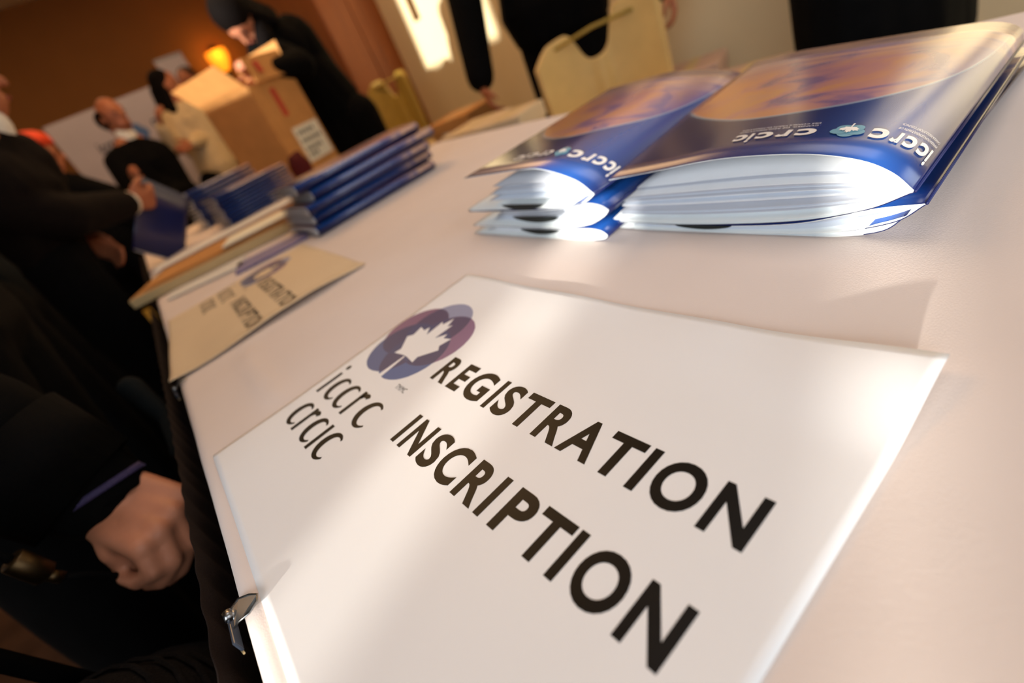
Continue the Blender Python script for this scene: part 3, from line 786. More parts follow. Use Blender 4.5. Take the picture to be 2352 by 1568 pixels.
# flat leaflet and white papers between the second sign and the envelopes
def flat_sheet(name, label, cat, pts, z, m, th=.0012, group=None):
    bm = bmesh.new(); vs = [bm.verts.new((x, y, z)) for x, y in pts]; f = bm.faces.new(vs)
    r = bmesh.ops.extrude_face_region(bm, geom=[f]); bmesh.ops.translate(bm, vec=(0, 0, th), verts=[v for v in r['geom'] if isinstance(v, bmesh.types.BMVert)])
    o = bm_obj(name, bm, m); tag(o, label, cat, group); return o
flat_sheet('leaflet', 'flat violet blue leaflet beside the pile of five folders', 'leaflet', [(.075, 1.175), (.235, 1.128), (.262, 1.225), (.10, 1.285)], T+.002, VIOLET, .003)
o = flat_sheet('paper_sheet', 'white paper lying between envelope tray and second sign', 'paper', [(-.062, 1.33), (.10, 1.235), (.13, 1.335), (-.05, 1.40)], T+.0025, SHIRT, .0025)
# kraft tray with envelopes
tray = empty('kraft_tray', (.12, 1.52, T)); tag(tray, 'shallow kraft carton tray holding envelopes at the table corner', 'tray')
ta = math.radians(-20)
def tb(nm, c, s, m, par, extra=0, bev=.002):
    """box in the tray's own turned frame"""
    cx, cy = .150, 1.590; x, y = c[0], c[1]
    return box(nm, (cx+x*math.cos(ta)-y*math.sin(ta), cy+x*math.sin(ta)+y*math.cos(ta), c[2]), s, m, par, ta+extra, bev)
tb('base', (0, 0, T+.004), (.46, .40, .006), KRAFT, tray)
tb('side', (0, -.198, T+.012), (.46, .005, .022), KRAFT_L, tray)
tb('side', (0, .198, T+.012), (.46, .005, .022), KRAFT_L, tray)
tb('side', (-.228, 0, T+.012), (.005, .39, .022), KRAFT, tray)
tb('side', (.228, 0, T+.012), (.005, .39, .022), KRAFT, tray)
for k, (dx, dy, rz, m, lb, nm) in enumerate(((-.01, .0, .02, KRAFT, 'lowest brown envelope in the kraft tray', 'envelope'), (.015, .004, -.03, LABEL, 'white envelope between brown ones in the kraft tray', 'envelope'),
                                    (-.012, -.006, .03, KRAFT, 'brown envelope with grey print near the top of the tray', 'envelope'), (.01, .004, -.03, KRAFT, 'brown envelope with plain face topmost in the kraft tray', 'envelope'))):
    o = tb(nm, (dx, dy, T+.0095+k*.0055), (.42, .35, .005), m, None, rz, .003); tag(o, lb, 'envelope', 'envelopes in the kraft tray')
    fl = tb('flap', (dx+.03, dy-.05, T+.0095+k*.0055+.0029), (.34, .12, .0008), m, o, rz, 0)
o = tb('envelope', (-.03, .10, T+.0335), (.42, .10, .005), SHIRT, None, .20, .002); tag(o, 'long white envelope slanting across the tray', 'envelope', 'envelopes in the kraft tray')
o = tb('envelope', (.11, -.10, T+.0335), (.20, .14, .005), LABEL, None, .05, .002); tag(o, 'small buff envelope with grey lettering on the tray', 'envelope', 'envelopes in the kraft tray')

# ================================================================== CARTONS
def box_frame(c, s, yaw):
    return Matrix.Translation(Vector(c)) @ Matrix.Rotation(yaw, 4, 'Z')
bc = empty('open_carton', (0, 0, 0)); tag(bc, 'tall open cardboard carton with white label and red tape on the table', 'carton')
bx, by = P(595, 250, 3.02).x, P(595, 250, 3.02).y
s_ = .325; hh = .43; byaw = math.radians(32)
FR = Matrix.Translation(Vector((bx, by, T+.002))) @ Matrix.Rotation(byaw, 4, 'Z')
def wallp(nm, c, s, m, extra=Matrix.Identity(4), par=bc):
    bm = bmesh.new(); add_box(bm, (0, 0, 0), s, 0, 0, mtx=FR @ Matrix.Translation(Vector(c)) @ extra); return bm_obj(nm, bm, m, par)
wallp('base', (0, 0, .003), (s_, s_, .006), KRAFT)
for nm, c, s in (('side', (0, -s_/2, hh/2), (s_, .005, hh)), ('side', (0, s_/2, hh/2), (s_, .005, hh)), ('side', (-s_/2, 0, hh/2), (.005, s_, hh)), ('side', (s_/2, 0, hh/2), (.005, s_, hh))):
    wallp(nm, c, s, KRAFT)
Rx = lambda a: Matrix.Rotation(math.radians(a), 4, 'X'); Ry = lambda a: Matrix.Rotation(math.radians(a), 4, 'Y')
wallp('flap', (0.02, -s_/2-.010, hh+.055), (s_-.06, .004, .11), KRAFT, Rx(-10))
wallp('flap', (0, s_/2+.03, hh+.07), (s_-.01, .004, .15), KRAFT, Rx(-22))
wallp('flap', (-s_/2-.05, 0, hh+.055), (.004, s_-.01, .15), KRAFT, Ry(-42))
wallp('flap', (s_/2+.01, 0, hh+.075), (.004, s_-.01, .15), KRAFT, Ry(8))
lb = wallp('label', (.045, -s_/2-.0035, .12), (.20, .0015, .17), LABEL)
wallp('tape', (-.03, -s_/2-.0035, .33), (.035, .0015, .13), RED)
wallp('tape', (-.05, -s_/2-.020, hh+.06), (.03, .004, .05), RED, Rx(-10))
V, F = [], []
for r_, (y_, n_) in enumerate(((.165, 5), (.125, 6), (.085, 5), (.055, 3))):
    for k in range(n_):
        for a, b_ in ((.0, .012), (.004, .022)):
            x_ = -.03+k*.026; q = len(V)
            for dx, dz in ((a, 0), (b_*.5+a, 0), (b_*.5+a+.002, .022-a), (a+.002, .022-a)): V.append(FR @ Vector((x_+dx, -s_/2-.0048, y_+dz)))
            F.append((q, q+1, q+2, q+3))
mesh('handwriting', V, F, INK, bc)

def carton(label, loc, s, yaw, m, lid=True):
    root = empty('storage_carton', (loc[0], loc[1], loc[2])); tag(root, label, 'carton', 'cartons on the floor by the cream wall')
    box('body', (loc[0], loc[1], loc[2]+s[2]/2), s, m, root, yaw, .006)
    if lid: box('lid', (loc[0], loc[1], loc[2]+s[2]-.025), (s[0]+.012, s[1]+.012, .06), m, root, yaw, .006)
    c_, n_ = math.cos(yaw), math.sin(yaw)
    box('tape', (loc[0], loc[1], loc[2]+s[2]+.0055), (s[0]*.98, .05, .002), KRAFT_L, root, yaw, 0)
    box('side_label', (loc[0]-(s[0]/2+.0075)*c_, loc[1]-(s[0]/2+.0075)*n_, loc[2]+s[2]*.6), (.002, s[1]*.45, s[2]*.3), LABEL, root, yaw, 0)
for lb, px_, py_, r_, h_, sx, sy, m, yw in (
    ('striped tan carton on the floor left of the hanging hand', 1055, 255, 3.1, .66, .28, .28, KRAFT, .35),
    ('pale carton directly below the hanging hand', 1092, 285, 2.38, .655, .24, .24, CARTON, .2),
    ('white topped carton below the black jacket and left of the covered chair', 1168, 262, 2.08, .67, .18, .20, CARTON, .3),
    ('low brown carton nearest the pilaster foot', 1022, 290, 3.55, .53, .30, .30, CARTON, .1),
    ('pinkish carton just right of the covered chair back', 1590, 160, 2.75, .47, .28, .26, CARTONP, .4),
    ('brown carton behind the middle folder pile by the wall', 1700, 150, 2.25, .46, .28, .26, CARTONP, .1)):
    q = P(px_, py_, r_); carton(lb, (q.x, q.y, 0), (sx, sy, h_), yw, m)
bm = bmesh.new()
q = P(1055, 255, 3.1)
for k in range(6): add_box(bm, (q.x-.150-.0+.0*k, q.y-.06+k*.022, .56), (.004, .010, .09), .35)
st = bm_obj('stripe', bm, LABEL, [o for o in bpy.data.objects if o.get('label', '').startswith('striped tan')][0])

# ================================================================== COVERED CHAIRS
def covered_chair(label, cx, cy, yaw, m, top=.86, wd=.46, group=None, notch=.15, asym=0.0):
    """banquet chair under a stretch cover; yaw = direction the chair faces"""
    root = empty('covered_chair', (cx, cy, 0)); tag(root, label, 'chair', group)
    c_, n_ = math.cos(yaw), math.sin(yaw)
    def Wd(f, s, z): return (cx+f*c_-s*n_, cy+f*n_+s*c_, z)
    # back: curved shell with a scooped top and a raised middle fold
    V, F = [], []; ns, nz = 32, 16
    for i in range(ns+1):
        s = -1+2*i/ns
        htop = top*(1-.0*abs(s)) - notch*math.exp(-((s+.02)/.30)**4) - .10*max(0, abs(s)-.72)**1.4*3.2 + asym*s
        for j in range(nz+1):
            z = .44+(htop-.44)*j/nz
            fwd = -.20 + .085*s*s - .03*(z-.44) + .035*math.exp(-(s/.10)**2)*(1-j/nz*.6)
            V.append(Wd(fwd, s*wd/2, z))
    for i in range(ns):
        for j in range(nz): a = i*(nz+1)+j; F.append((a, a+nz+1, a+nz+2, a+1))
    o = mesh('back_cover', V, F, m, root, True); md = o.modifiers.new('t', 'SOLIDIFY'); md.thickness = .035; md.offset = 0
    bv = o.modifiers.new('b', 'BEVEL'); bv.width = .010; bv.segments = 2
    bm = bmesh.new(); tube(bm, [Wd(-.16, -wd*.32, top-.05), Wd(-.165, 0, top-.03), Wd(-.16, wd*.32, top-.03)], .007, 10); bm_obj('top_rail', bm, COVERO, root, True)
    # seat and skirt to the floor
    V, F = [], []; n = 40
    for j, (z, k) in enumerate(((.475, .0), (.478, .85), (.462, 1.0), (.30, 1.02), (.02, 1.10))):
        for i in range(n):
            t = 2*math.pi*i/n; rx = .24*k; ry = (wd/2)*k
            x_ = math.copysign(abs(math.cos(t))**.35, math.cos(t))*rx; y_ = math.copysign(abs(math.sin(t))**.35, math.sin(t))*ry
            rip = 1+.02*math.sin(i*3.1)*(1 if z < .4 else 0)
            V.append(Wd(x_*rip+.0, y_*rip, z))
    for j in range(4):
        for i in range(n): F.append((j*n+i, j*n+(i+1) % n, (j+1)*n+(i+1) % n, (j+1)*n+i))
    mesh('seat_cover', V, F, m, root, True)
    for sf in (-.18, .18):
        for ss in (-.17, .17):
            bm = bmesh.new(); tube(bm, [Wd(sf, ss, 0), Wd(sf, ss, .45)], .011, 8); bm_obj('leg', bm, METAL, root)
    return root
q = P(1395, 150, 1.98); covered_chair('gold fabric covered chair with scooped back behind the middle folder pile', q.x+.10, q.y+.12, math.radians(222), COVER, .845, .50, 'covered banquet chairs', .135, .035)
q = P(862, 210, 4.3); covered_chair('olive lit covered chair behind the leaning woman in black', q.x, q.y, math.radians(200), COVERO, 1.0, .44, 'covered banquet chairs')
q = P(722, 330, 4.1); covered_chair('narrow cream covered chair back just right of the open carton', q.x+.06, q.y+.1, math.radians(250), COVER, .865, .42, 'covered banquet chairs')
q = P(165, 600, 3.15); covered_chair('dim covered chair seen between the dark suited people at left', q.x-.04, q.y, math.radians(20), COVERO, .86, .40, 'covered banquet chairs')

# ================================================================== PEOPLE
def hand_prims(w_, d, palm_n, L=.185, curl=.5, side=1, rs=1.0):
    """wrist point, pointing direction, palm normal (side the fingers curl to); side = thumb side sign"""
    d = Vector(d).normalized(); nrm = Vector(palm_n); nrm = (nrm-d*nrm.dot(d)).normalized(); lat = d.cross(nrm)*side
    pr = []
    k = w_+d*L*.46
    pr.append(('c', w_, .024*rs, w_+d*.03, .027*rs, (nrm, .72)))
    for a in (-.028, -.010, .010, .028):
        pr.append(('c', w_+d*.02+lat*a*.7, .015*rs, k+lat*a, .0125*rs, (nrm, .9)))
    Ls = (.064, .074, .070, .054)
    for a, l in zip((.030, .010, -.010, -.029), Ls):
        p0 = k+lat*a; c1 = curl*.9; p1 = p0+(d*math.cos(c1)+nrm*math.sin(c1)+lat*a*2)*l*.48
        c2 = curl*2.0; p2 = p1+(d*math.cos(c2)+nrm*math.sin(c2))*l*.32
        c3 = curl*2.8; p3 = p2+(d*math.cos(c3)+nrm*math.sin(c3))*l*.24
        pr += [('c', p0, .0098*rs, p1, .0090*rs), ('c', p1, .0090*rs, p2, .0082*rs), ('c', p2, .0082*rs, p3, .0070*rs)]
    t0 = w_+d*.022+lat*.022; t1 = t0+(d*.6+lat*.75+nrm*.3).normalized()*.042; t2 = t1+(d*.85+lat*.3+nrm*.45).normalized()*.032; t3 = t2+(d*.9+nrm*.4).normalized()*.022
    pr += [('c', t0, .0155*rs, t1, .0120*rs), ('c', t1, .0120*rs, t2, .0100*rs), ('c', t2, .0100*rs, t3, .0082*rs)]
    return pr
def person(label, base, yaw, H=1.72, J=None, face=None, jacket=BLACKF, trous=BLACKF, hair=HAIR, skin=SKIN, long_hair=False, bald=False, skirt=False,
           female=False, group=None, curlL=.5, curlR=.5, voxel=.009, shirt=None, extra_body=None, sleeve_m=None, hands=True, wide=1.0, cap=None, slv=1.0, hv=1.0):
    """standing figure; yaw = facing direction (radians from +X); J overrides joints with world points"""
    root = empty('person', (base[0], base[1], 0)); tag(root, label, 'person', group)
    k = H/1.75; fx = Vector((math.cos(yaw), math.sin(yaw), 0)); rt = Vector((math.sin(yaw), -math.cos(yaw), 0)); b0 = Vector((base[0], base[1], 0))
    def W(f, r, z): return b0+fx*f*k+rt*r*k+Vector((0, 0, z*k))
    j = dict(head=W(.02, 0, 1.635), neck=W(0, 0, 1.47), chest=W(0, 0, 1.28), waist=W(0, 0, 1.08), pelvis=W(0, 0, .95))
    sw = (.175 if female else .20)*wide
    for s, n in ((1, 'R'), (-1, 'L')):
        j['sh'+n] = W(0, s*sw, 1.41); j['el'+n] = W(-.03, s*(sw+.06), 1.12); j['wr'+n] = W(.05, s*(sw+.07), .87)
        j['hip'+n] = W(0, s*.085, .90); j['kn'+n] = W(.02, s*.10, .49); j['an'+n] = W(-.02, s*.11, .085); j['toe'+n] = W(.15, s*.13, .03)
        j['hd'+n] = None
    if J:
        for a, v in J.items():
            j[a] = Vector(v)
        if 'head' in J or 'pelvis' in J or 'chest' in J:
            if 'neck' not in J: j['neck'] = j['head']+(j['chest']-j['head'])*.42 if 'chest' in J else j['neck']
    fd = Vector(face) if face is not None else fx
    fd = fd.normalized(); up = (j['head']-j['neck']).normalized(); fdd = (fd-up*fd.dot(up)).normalized(); sd = fdd.cross(up)
    Rh = Matrix((sd, fdd, up)).transposed()
    hp = j['head']
    def Hd(a, b, c): return hp+sd*a*k+fdd*b*k+up*c*k
    body = [('e', hp+up*.012*k, (.073*k, .092*k, .105*k), Rh),
            ('e', Hd(0, .030, -.055), (.054*k, .060*k, .060*k), Rh),
            ('c', Hd(0, .088, .012), .009*k, Hd(0, .108, -.022), .014*k),
            ('c', Hd(-.03, .080, .028), .011*k, Hd(.03, .080, .028), .011*k),
            ('c', Hd(-.012, .086, -.060), .010*k, Hd(.012, .086, -.060), .010*k),
            ('e', Hd(.076, -.005, -.01), (.010*k, .020*k, .031*k), Rh), ('e', Hd(-.076, -.005, -.01), (.010*k, .020*k, .031*k), Rh),
            ('c', Hd(0, -.015, -.06), .056*k, j['neck'], .060*k)]
    rgt = (j['shR']-j['shL']).normalized()
    fr = rgt.cross((j['neck']-j['pelvis']).normalized())
    body += [('c', j['neck'], .062*k, j['chest'], .115*k, (fr, .85)), ('c', j['chest']-rgt*.06*k, .105*k, j['waist']-rgt*.03*k, .10*k, (fr, .85)), ('c', j['chest']+rgt*.06*k, .105*k, j['waist']+rgt*.03*k, .10*k, (fr, .85)),
             ('c', j['waist'], .115*k, j['pelvis'], .130*k, (fr, .9)), ('c', j['hipL'], .09*k, j['hipR'], .09*k)]
    for n, s in (('L', -1), ('R', 1)):
        body += [('c', j['neck'], .055*k, j['sh'+n], .056*k), ('c', j['sh'+n], .055*k, j['el'+n], .041*k), ('c', j['el'+n], .040*k, j['wr'+n], .0265*k),
                 ('c', j['hip'+n], .088*k, j['kn'+n], .055*k), ('c', j['kn'+n], .054*k, j['an'+n], .037*k), ('c', j['an'+n], .038*k, j['toe'+n], .028*k)]
        if hands and not (extra_body and n in extra_body):
            dd = (j['hd'+n]-j['wr'+n]) if j['hd'+n] is not None else (j['wr'+n]-j['el'+n])
            body += hand_prims(j['wr'+n], dd, -rgt*s+fr*.2, curl=curlL if n == 'L' else curlR, side=1 if n == 'R' else -1, rs=k)
    if extra_body:
        for n, v in extra_body.items(): body += v
    blob('body', body, voxel, skin, root, 3)
    # clothing
    g = .020*k
    jk = [('c', j['chest']-rgt*.075*k*wide, .112*k+g, j['waist']-rgt*.05*k*wide, .105*k+g, (fr, .85)), ('c', j['chest']+rgt*.075*k*wide, .112*k+g, j['waist']+rgt*.05*k*wide, .105*k+g, (fr, .85)),
          ('c', j['waist'], .125*k*wide+g, j['pelvis'], .145*k*wide+g, (fr, .9)), ('c', j['neck']+(j['chest']-j['neck'])*.35, .07*k+g*.5, j['chest'], .12*k+g, (fr, .9))]
    sl = []
    for n in 'LR':
        jk += [('c', j['neck']+(j['chest']-j['neck'])*.25, .055*k+g*.5, j['sh'+n], .058*k+g)]
        e = j['el'+n]+(j['wr'+n]-j['el'+n])*.93
        sl += [('c', j['sh'+n], (.058*k+g)*slv, j['el'+n], (.046*k+g)*slv), ('c', j['el'+n], (.045*k+g)*slv, e, (.032*k+g*.8)*slv)]
    blob('jacket', jk+sl, .010, jacket, root, 4)
    if shirt is not None:
        for n in 'LR':
            e = j['el'+n]+(j['wr'+n]-j['el'+n])*.95
            bm = bmesh.new(); d_ = (j['wr'+n]-j['el'+n]).normalized(); tube(bm, [e, e+d_*.028*k], .040*k, 16); bm_obj('shirt_cuff', bm, shirt, root, True)
        blob('collar', [('c', j['neck']-fr*0+up*.0, .066*k, j['neck']+up*.035*k, .062*k)], .008, shirt, root)
    if skirt:
        tr = [('c', j['pelvis'], .15*k+g, (j['knL']+j['knR'])/2, .15*k+g, (fr, .85)), ('c', j['hipL'], .11*k+g, j['hipR'], .11*k+g), ('c', j['hipL'], .11*k+g, j['knL'], .10*k+g), ('c', j['hipR'], .11*k+g, j['knR'], .10*k+g)]
    else:
        tr = [('c', j['hipL'], .10*k+g, j['hipR'], .10*k+g)]
        for n in 'LR': tr += [('c', j['hip'+n], .096*k+g, j['kn'+n], .062*k+g), ('c', j['kn'+n], .062*k+g, j['an'+n]+Vector((0, 0, .01)), .045*k+g)]
    blob('skirt' if skirt else 'trousers', tr, .011, trous, root, 4)
    for n in 'LR':
        blob('shoe', [('c', j['an'+n]-Vector((0, 0, .035)), .043*k, j['toe'+n]+Vector((0, 0, .005)), .034*k)], .010, BLACKF, root)
    if hair is not None:
        if bald:
            hr = [('e', Hd(.062, -.03, .0), (.022*k, .062*k, .055*k), Rh), ('e', Hd(-.062, -.03, .0), (.022*k, .062*k, .055*k), Rh), ('e', Hd(0, -.070, -.01), (.066*k, .036*k, .062*k), Rh)]
        else:
            hr = [('e', Hd(0, -.022, .040), (.083*k*hv, .092*k*hv, .090*k*hv), Rh), ('e', Hd(0, -.045, -.005), (.078*k*hv, .066*k*hv, .090*k*hv), Rh)]
            if long_hair:
                hr += [('c', Hd(.060, -.015, .0), .032*k, Hd(.075, -.02, -.17), .036*k), ('c', Hd(-.060, -.015, .0), .032*k, Hd(-.075, -.02, -.17), .036*k), ('c', Hd(0, -.07, -.02), .06*k, Hd(0, -.075, -.20), .065*k)]
        blob('hair', hr, .008, hair, root)
    if cap is not None:
        blob('cap', [('e', Hd(0, -.005, .085), (.092*k, .10*k, .062*k), Rh), ('c', Hd(-.03, .08, .07), .018*k, Hd(.03, .08, .07), .018*k)], .008, cap, root)
    for s in (-1, 1):
        V, F = [], []; ell_geo(V, F, Hd(s*.030, .084, .006), (.011*k, .007*k, .007*k), Rh, 10, 6); mesh('eye', V, F, EYE, root, True)
    V, F = [], []; ell_geo(V, F, Hd(0, .094, -.060), (.022*k, .006*k, .006*k), Rh, 12, 6); mesh('mouth', V, F, LIP, root, True)
    return root

# -- nearest person at the left: fist at the skirt
wr = P(262, 1155, .655); kn = P(384, 1198, .588)
dH = (kn-wr).normalized()
dnr = ray(300, 1230).normalized()          # away from the viewer
lat = (P(300, 1285, .60)-P(420, 1130, .60)).normalized()   # from the little finger side to the thumb side
A0 = []
A0.append(('c', wr-dH*.03, .026, wr+dH*.01, .027, (dnr, .8)))
kpts = [P(422, 1142, .605), P(398, 1180, .593), P(366, 1222, .583), P(326, 1258, .580)]     # little .. index knuckles
tips1 = [P(446, 1205, .600), P(434, 1246, .585), P(398, 1288, .575), P(352, 1312, .575)]
tips2 = [P(436, 1262, .620), P(416, 1305, .600), P(372, 1332, .592), P(318, 1334, .595)]
tips3 = [P(414, 1290, .640), P(388, 1330, .625), P(340, 1338, .620), P(286, 1326, .618)]
for i, (a, b, c, d) in enumerate(zip(kpts, tips1, tips2, tips3)):
    s0 = wr + (kpts[i]-wr)*.10 + lat*(-.020+.0135*i)
    A0.append(('c', s0, .0165, a, .0128))
    r = (.0080, .0090, .0094, .0093)[i]
    A0 += [('c', a, r*1.18, b, r*1.02), ('c', b, r*1.04, c, r*.94), ('c', c, r*.96, d, r*.84)]
for i in range(3):
    A0.append(('c', wr+(kpts[i]-wr)*.35, .0150, wr+(kpts[i+1]-wr)*.9, .0105))
t0, t1, t2, t3 = P(232, 1218, .640), P(262, 1262, .625), P(256, 1296, .628), P(262, 1318, .632)
A0 += [('c', wr+lat*.012, .0185, t1, .0140), ('c', t1, .0130, P(290, 1300, .628), .0110), ('c', P(290, 1300, .628), .0110, P(330, 1322, .625), .0090)]
elR = P(-60, 1010, .70); shR = Vector((-.52, .63, 1.36))
p1 = person('person in black at the bottom left, bare fist with violet stitched cuff', (-.50, .42), math.radians(10), 1.74,
            J=dict(elR=(-.30, .36, 1.08), wrR=(-.20, .22, 1.05) if 0 else (-.52, .20, .90), shR=(-.50, .26, 1.42), elL=elR, wrL=wr-dH*.012, shL=(-.50, .62, 1.40), chest=(-.50, .44, 1.28), head=(-.46, .44, 1.62), neck=(-.50, .44, 1.47), waist=(-.48, .43, 1.08), pelvis=(-.48, .43, .93),
                   hipL=(-.48, .52, .9), hipR=(-.48, .34, .9)),
            skin=SKIN, extra_body={'L': A0}, voxel=.0036, hands=True, female=False, skirt=True)
# sleeve over the near forearm, ending in a slanted cuff with a violet stitched band
fa = (wr-elR).normalized(); ce = wr-fa*.014
nrmc = (fa*.80 + lat*.30).normalized()
def ring_at(c, r, n=28, ax=None, fl=.82):
    ax = ax or nrmc; a = lat-ax*lat.dot(ax); a.normalize(); b = ax.cross(a)
    return [c+a*math.cos(2*math.pi*i/n)*r+b*math.sin(2*math.pi*i/n)*r*fl for i in range(n)]
def loft(name, rings, m, parent):
    V = [p for r_ in rings for p in r_]; n = len(rings[0]); F = []
    for j in range(len(rings)-1):
        for i in range(n): F.append((j*n+i, j*n+(i+1) % n, (j+1)*n+(i+1) % n, (j+1)*n+i))
    o = mesh(name, V, F, m, parent, True); md = o.modifiers.new('t', 'SOLIDIFY'); md.thickness = .002; md.offset = 1; return o
loft('sleeve', [ring_at(elR+fa*.02, .066, ax=fa, fl=1), ring_at(elR+fa*.10, .060, ax=fa, fl=1), ring_at(ce-fa*.07, .047), ring_at(ce-fa*.03, .043), ring_at(ce, .0405), ring_at(ce+fa*.012, .0395)], BLACKF, p1)
cb = loft('cuff_band', [ring_at(ce-fa*.010, .0462), ring_at(ce-fa*.0065, .0463), ring_at(ce-fa*.003, .0460)], CUFF, p1)
bm = bmesh.new()
for i in range(56):
    a = ring_at(ce-fa*.0085, .0480, 56)[i]; b = ring_at(ce-fa*.003, .0480, 56)[(i+1) % 56]; c = ring_at(ce-fa*.0085, .0480, 56)[(i+1) % 56]
    tube(bm, [a, b, c], .00045, 4, False)
bm_obj('stitching', bm, CUFF, cb)
# strap with a bronze clasp hanging from the forearm
bc0, bc1 = P(25, 1285, .60), P(108, 1318, .60)
o = empty('strap_clasp', tuple(bc0)); tag(o, 'bronze clasp on a dark strap beside the fist at bottom left', 'clasp')
bm = bmesh.new(); tube(bm, [bc0, bc0+(bc1-bc0)*.05, bc1-(bc1-bc0)*.05, bc1], [.0085, .0105, .0105, .0085], 16); bm_obj('clasp_body', bm, METAL, o, True)
bm = bmesh.new(); tube(bm, [bc1, P(142, 1326, .60)], .0055, 12); bm_obj('clasp_pin', bm, METAL, o, True)
bm = bmesh.new(); tube(bm, [P(142, 1326, .60), P(200, 1320, .605), P(285, 1322, .622), P(345, 1300, .625)], .0035, 8); bm_obj('strap', bm, BLACKF, o, True); bm = bmesh.new(); tube(bm, [P(-60, 1262, .61), bc0], .0040, 8); bm_obj('strap', bm, BLACKF, o, True)
# knitted bag against that person's hip
q = Vector((-.315, .335, 0))
b_ = empty('knit_bag', (q.x, q.y, 0)); tag(b_, 'dark rib knit bag hanging low at the bottom left corner', 'bag')
blob('bag_body', [('e', q+Vector((.06, .02, .50)), (.10, .16, .19)), ('e', q+Vector((.07, .10, .46)), (.09, .12, .17))], .008, KNIT, b_)
bm = bmesh.new()
for i in range(20):
    z = .36+i*.017; rr = math.sqrt(max(.02, 1-((z-.50)/.19)**2))
    tube(bm, [q+Vector((.06+.103*rr*math.cos(t), .02+.163*rr*math.sin(t), z)) for t in [x*math.pi/10-1.7 for x in range(13)]], .0022, 5, False)
bm_obj('rib', bm, KNIT, b_)
bm = bmesh.new(); tube(bm, [q+Vector((.04, -.10, .62)), q+Vector((.02, -.05, .86)), q+Vector((.0, .06, .96)), q+Vector((.02, .14, .80)), q+Vector((.05, .16, .60))], .008, 8); bm_obj('bag_handle', bm, BLACKF, b_, True)

person('person in a black coat standing at the table edge beside the second sign', (-.40, 1.02), math.radians(-8), 1.74, jacket=BLACKF, wide=1.08,
       J=dict(wrL=(-.56, 1.30, .88), elL=(-.44, 1.34, 1.12), wrR=(-.56, .80, .88), elR=(-.44, .80, 1.12), hipL=(-.34, 1.16, .9), hipR=(-.34, .98, .9)), group='people along the near side')
# teal highlight along the coat's fold, put in as a coloured strand
blob('fold_highlight', [('c', P(300, 890, .86)-Vector((0, 0, 0)), .018, P(385, 960, .80), .012), ('c', P(385, 960, .80), .012, P(410, 1040, .74), .010)], .006, TEALF, [o for o in bpy.data.objects if o.get('label', '').startswith('person in a black coat')][0])
person('person in dark teal behind the black coat at far left', (-.40, 1.63), math.radians(0), 1.70, jacket=TEALF, trous=BLACKF, wide=.9,
       J=dict(wrL=(-.62, 1.74, .92), elL=(-.50, 1.80, 1.12), wrR=(-.62, 1.42, .92), elR=(-.50, 1.40, 1.12)), group='people along the near side')
# suited man reaching over with a blue folder in his hand
hR = P(318, 452, 2.18); wrm = P(292, 468, 2.16)
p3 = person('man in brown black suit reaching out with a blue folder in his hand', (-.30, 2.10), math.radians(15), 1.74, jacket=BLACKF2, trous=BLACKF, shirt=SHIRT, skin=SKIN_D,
       J=dict(head=P(-120, 190, 2.02), neck=P(-35, 300, 2.02), chest=P(20, 430, 2.02), waist=P(70, 560, 2.08), pelvis=(-.30, 2.12, .90), shL=P(40, 400, 2.10), shR=P(-20, 480, 1.90), elR=P(150, 500, 1.95), wrR=wrm,
              elL=P(110, 470, 2.25), wrL=P(178, 552, 2.12), hdL=P(255, 575, 2.10), hdR=P(345, 455, 2.2)), curlR=.9, group='people along the near side')
COVERPRINT_, COVERPRINT = COVERPRINT, BLUE_BACK
fo = closed_folder('blue folder held upright in the hand of the reaching suited man', None, 0, 0, 0, .008, 0, w_=.215, l_=.285, npages=2)
COVERPRINT = COVERPRINT_
p0 = P(362, 448, 2.22); ph = P(352, 575, 2.16)
ez = (p0-ph).normalized(); ex = (P(392, 470, 2.26)-P(312, 452, 2.18)); ex = (ex-ez*ex.dot(ez)).normalized(); ey = ez.cross(ex)
fo.matrix_world = Matrix.Translation(P(302, 572, 2.17)) @ Matrix((ez, ex, -ey)).transposed().to_4x4() @ Matrix.Diagonal((.92, .92, 1, 1))

# background group
person('dark haired woman in a red orange cap seen at far left', (P(95, 380, 3.75).x, P(95, 380, 3.75).y), math.radians(60), 1.62, J=dict(
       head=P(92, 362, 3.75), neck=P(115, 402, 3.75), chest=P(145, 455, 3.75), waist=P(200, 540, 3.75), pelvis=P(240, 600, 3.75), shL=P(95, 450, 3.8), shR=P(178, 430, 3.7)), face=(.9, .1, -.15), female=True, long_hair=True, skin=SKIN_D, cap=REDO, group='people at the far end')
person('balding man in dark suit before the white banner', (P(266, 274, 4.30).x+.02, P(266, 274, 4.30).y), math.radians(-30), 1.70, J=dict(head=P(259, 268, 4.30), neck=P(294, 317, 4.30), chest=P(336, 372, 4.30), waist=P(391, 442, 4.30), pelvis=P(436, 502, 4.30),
       shL=P(361, 347, 4.35), shR=P(271, 374, 4.25), elR=P(316, 452, 4.10), wrR=P(334, 430, 3.90), hdR=P(312, 410, 3.85), elL=P(426, 432, 4.30), wrL=P(386, 452, 4.00)), face=(.55, -.8, -.2), bald=True, shirt=SHIRT, skin=SKIN_D, jacket=BLACKF, group='people at the far end')
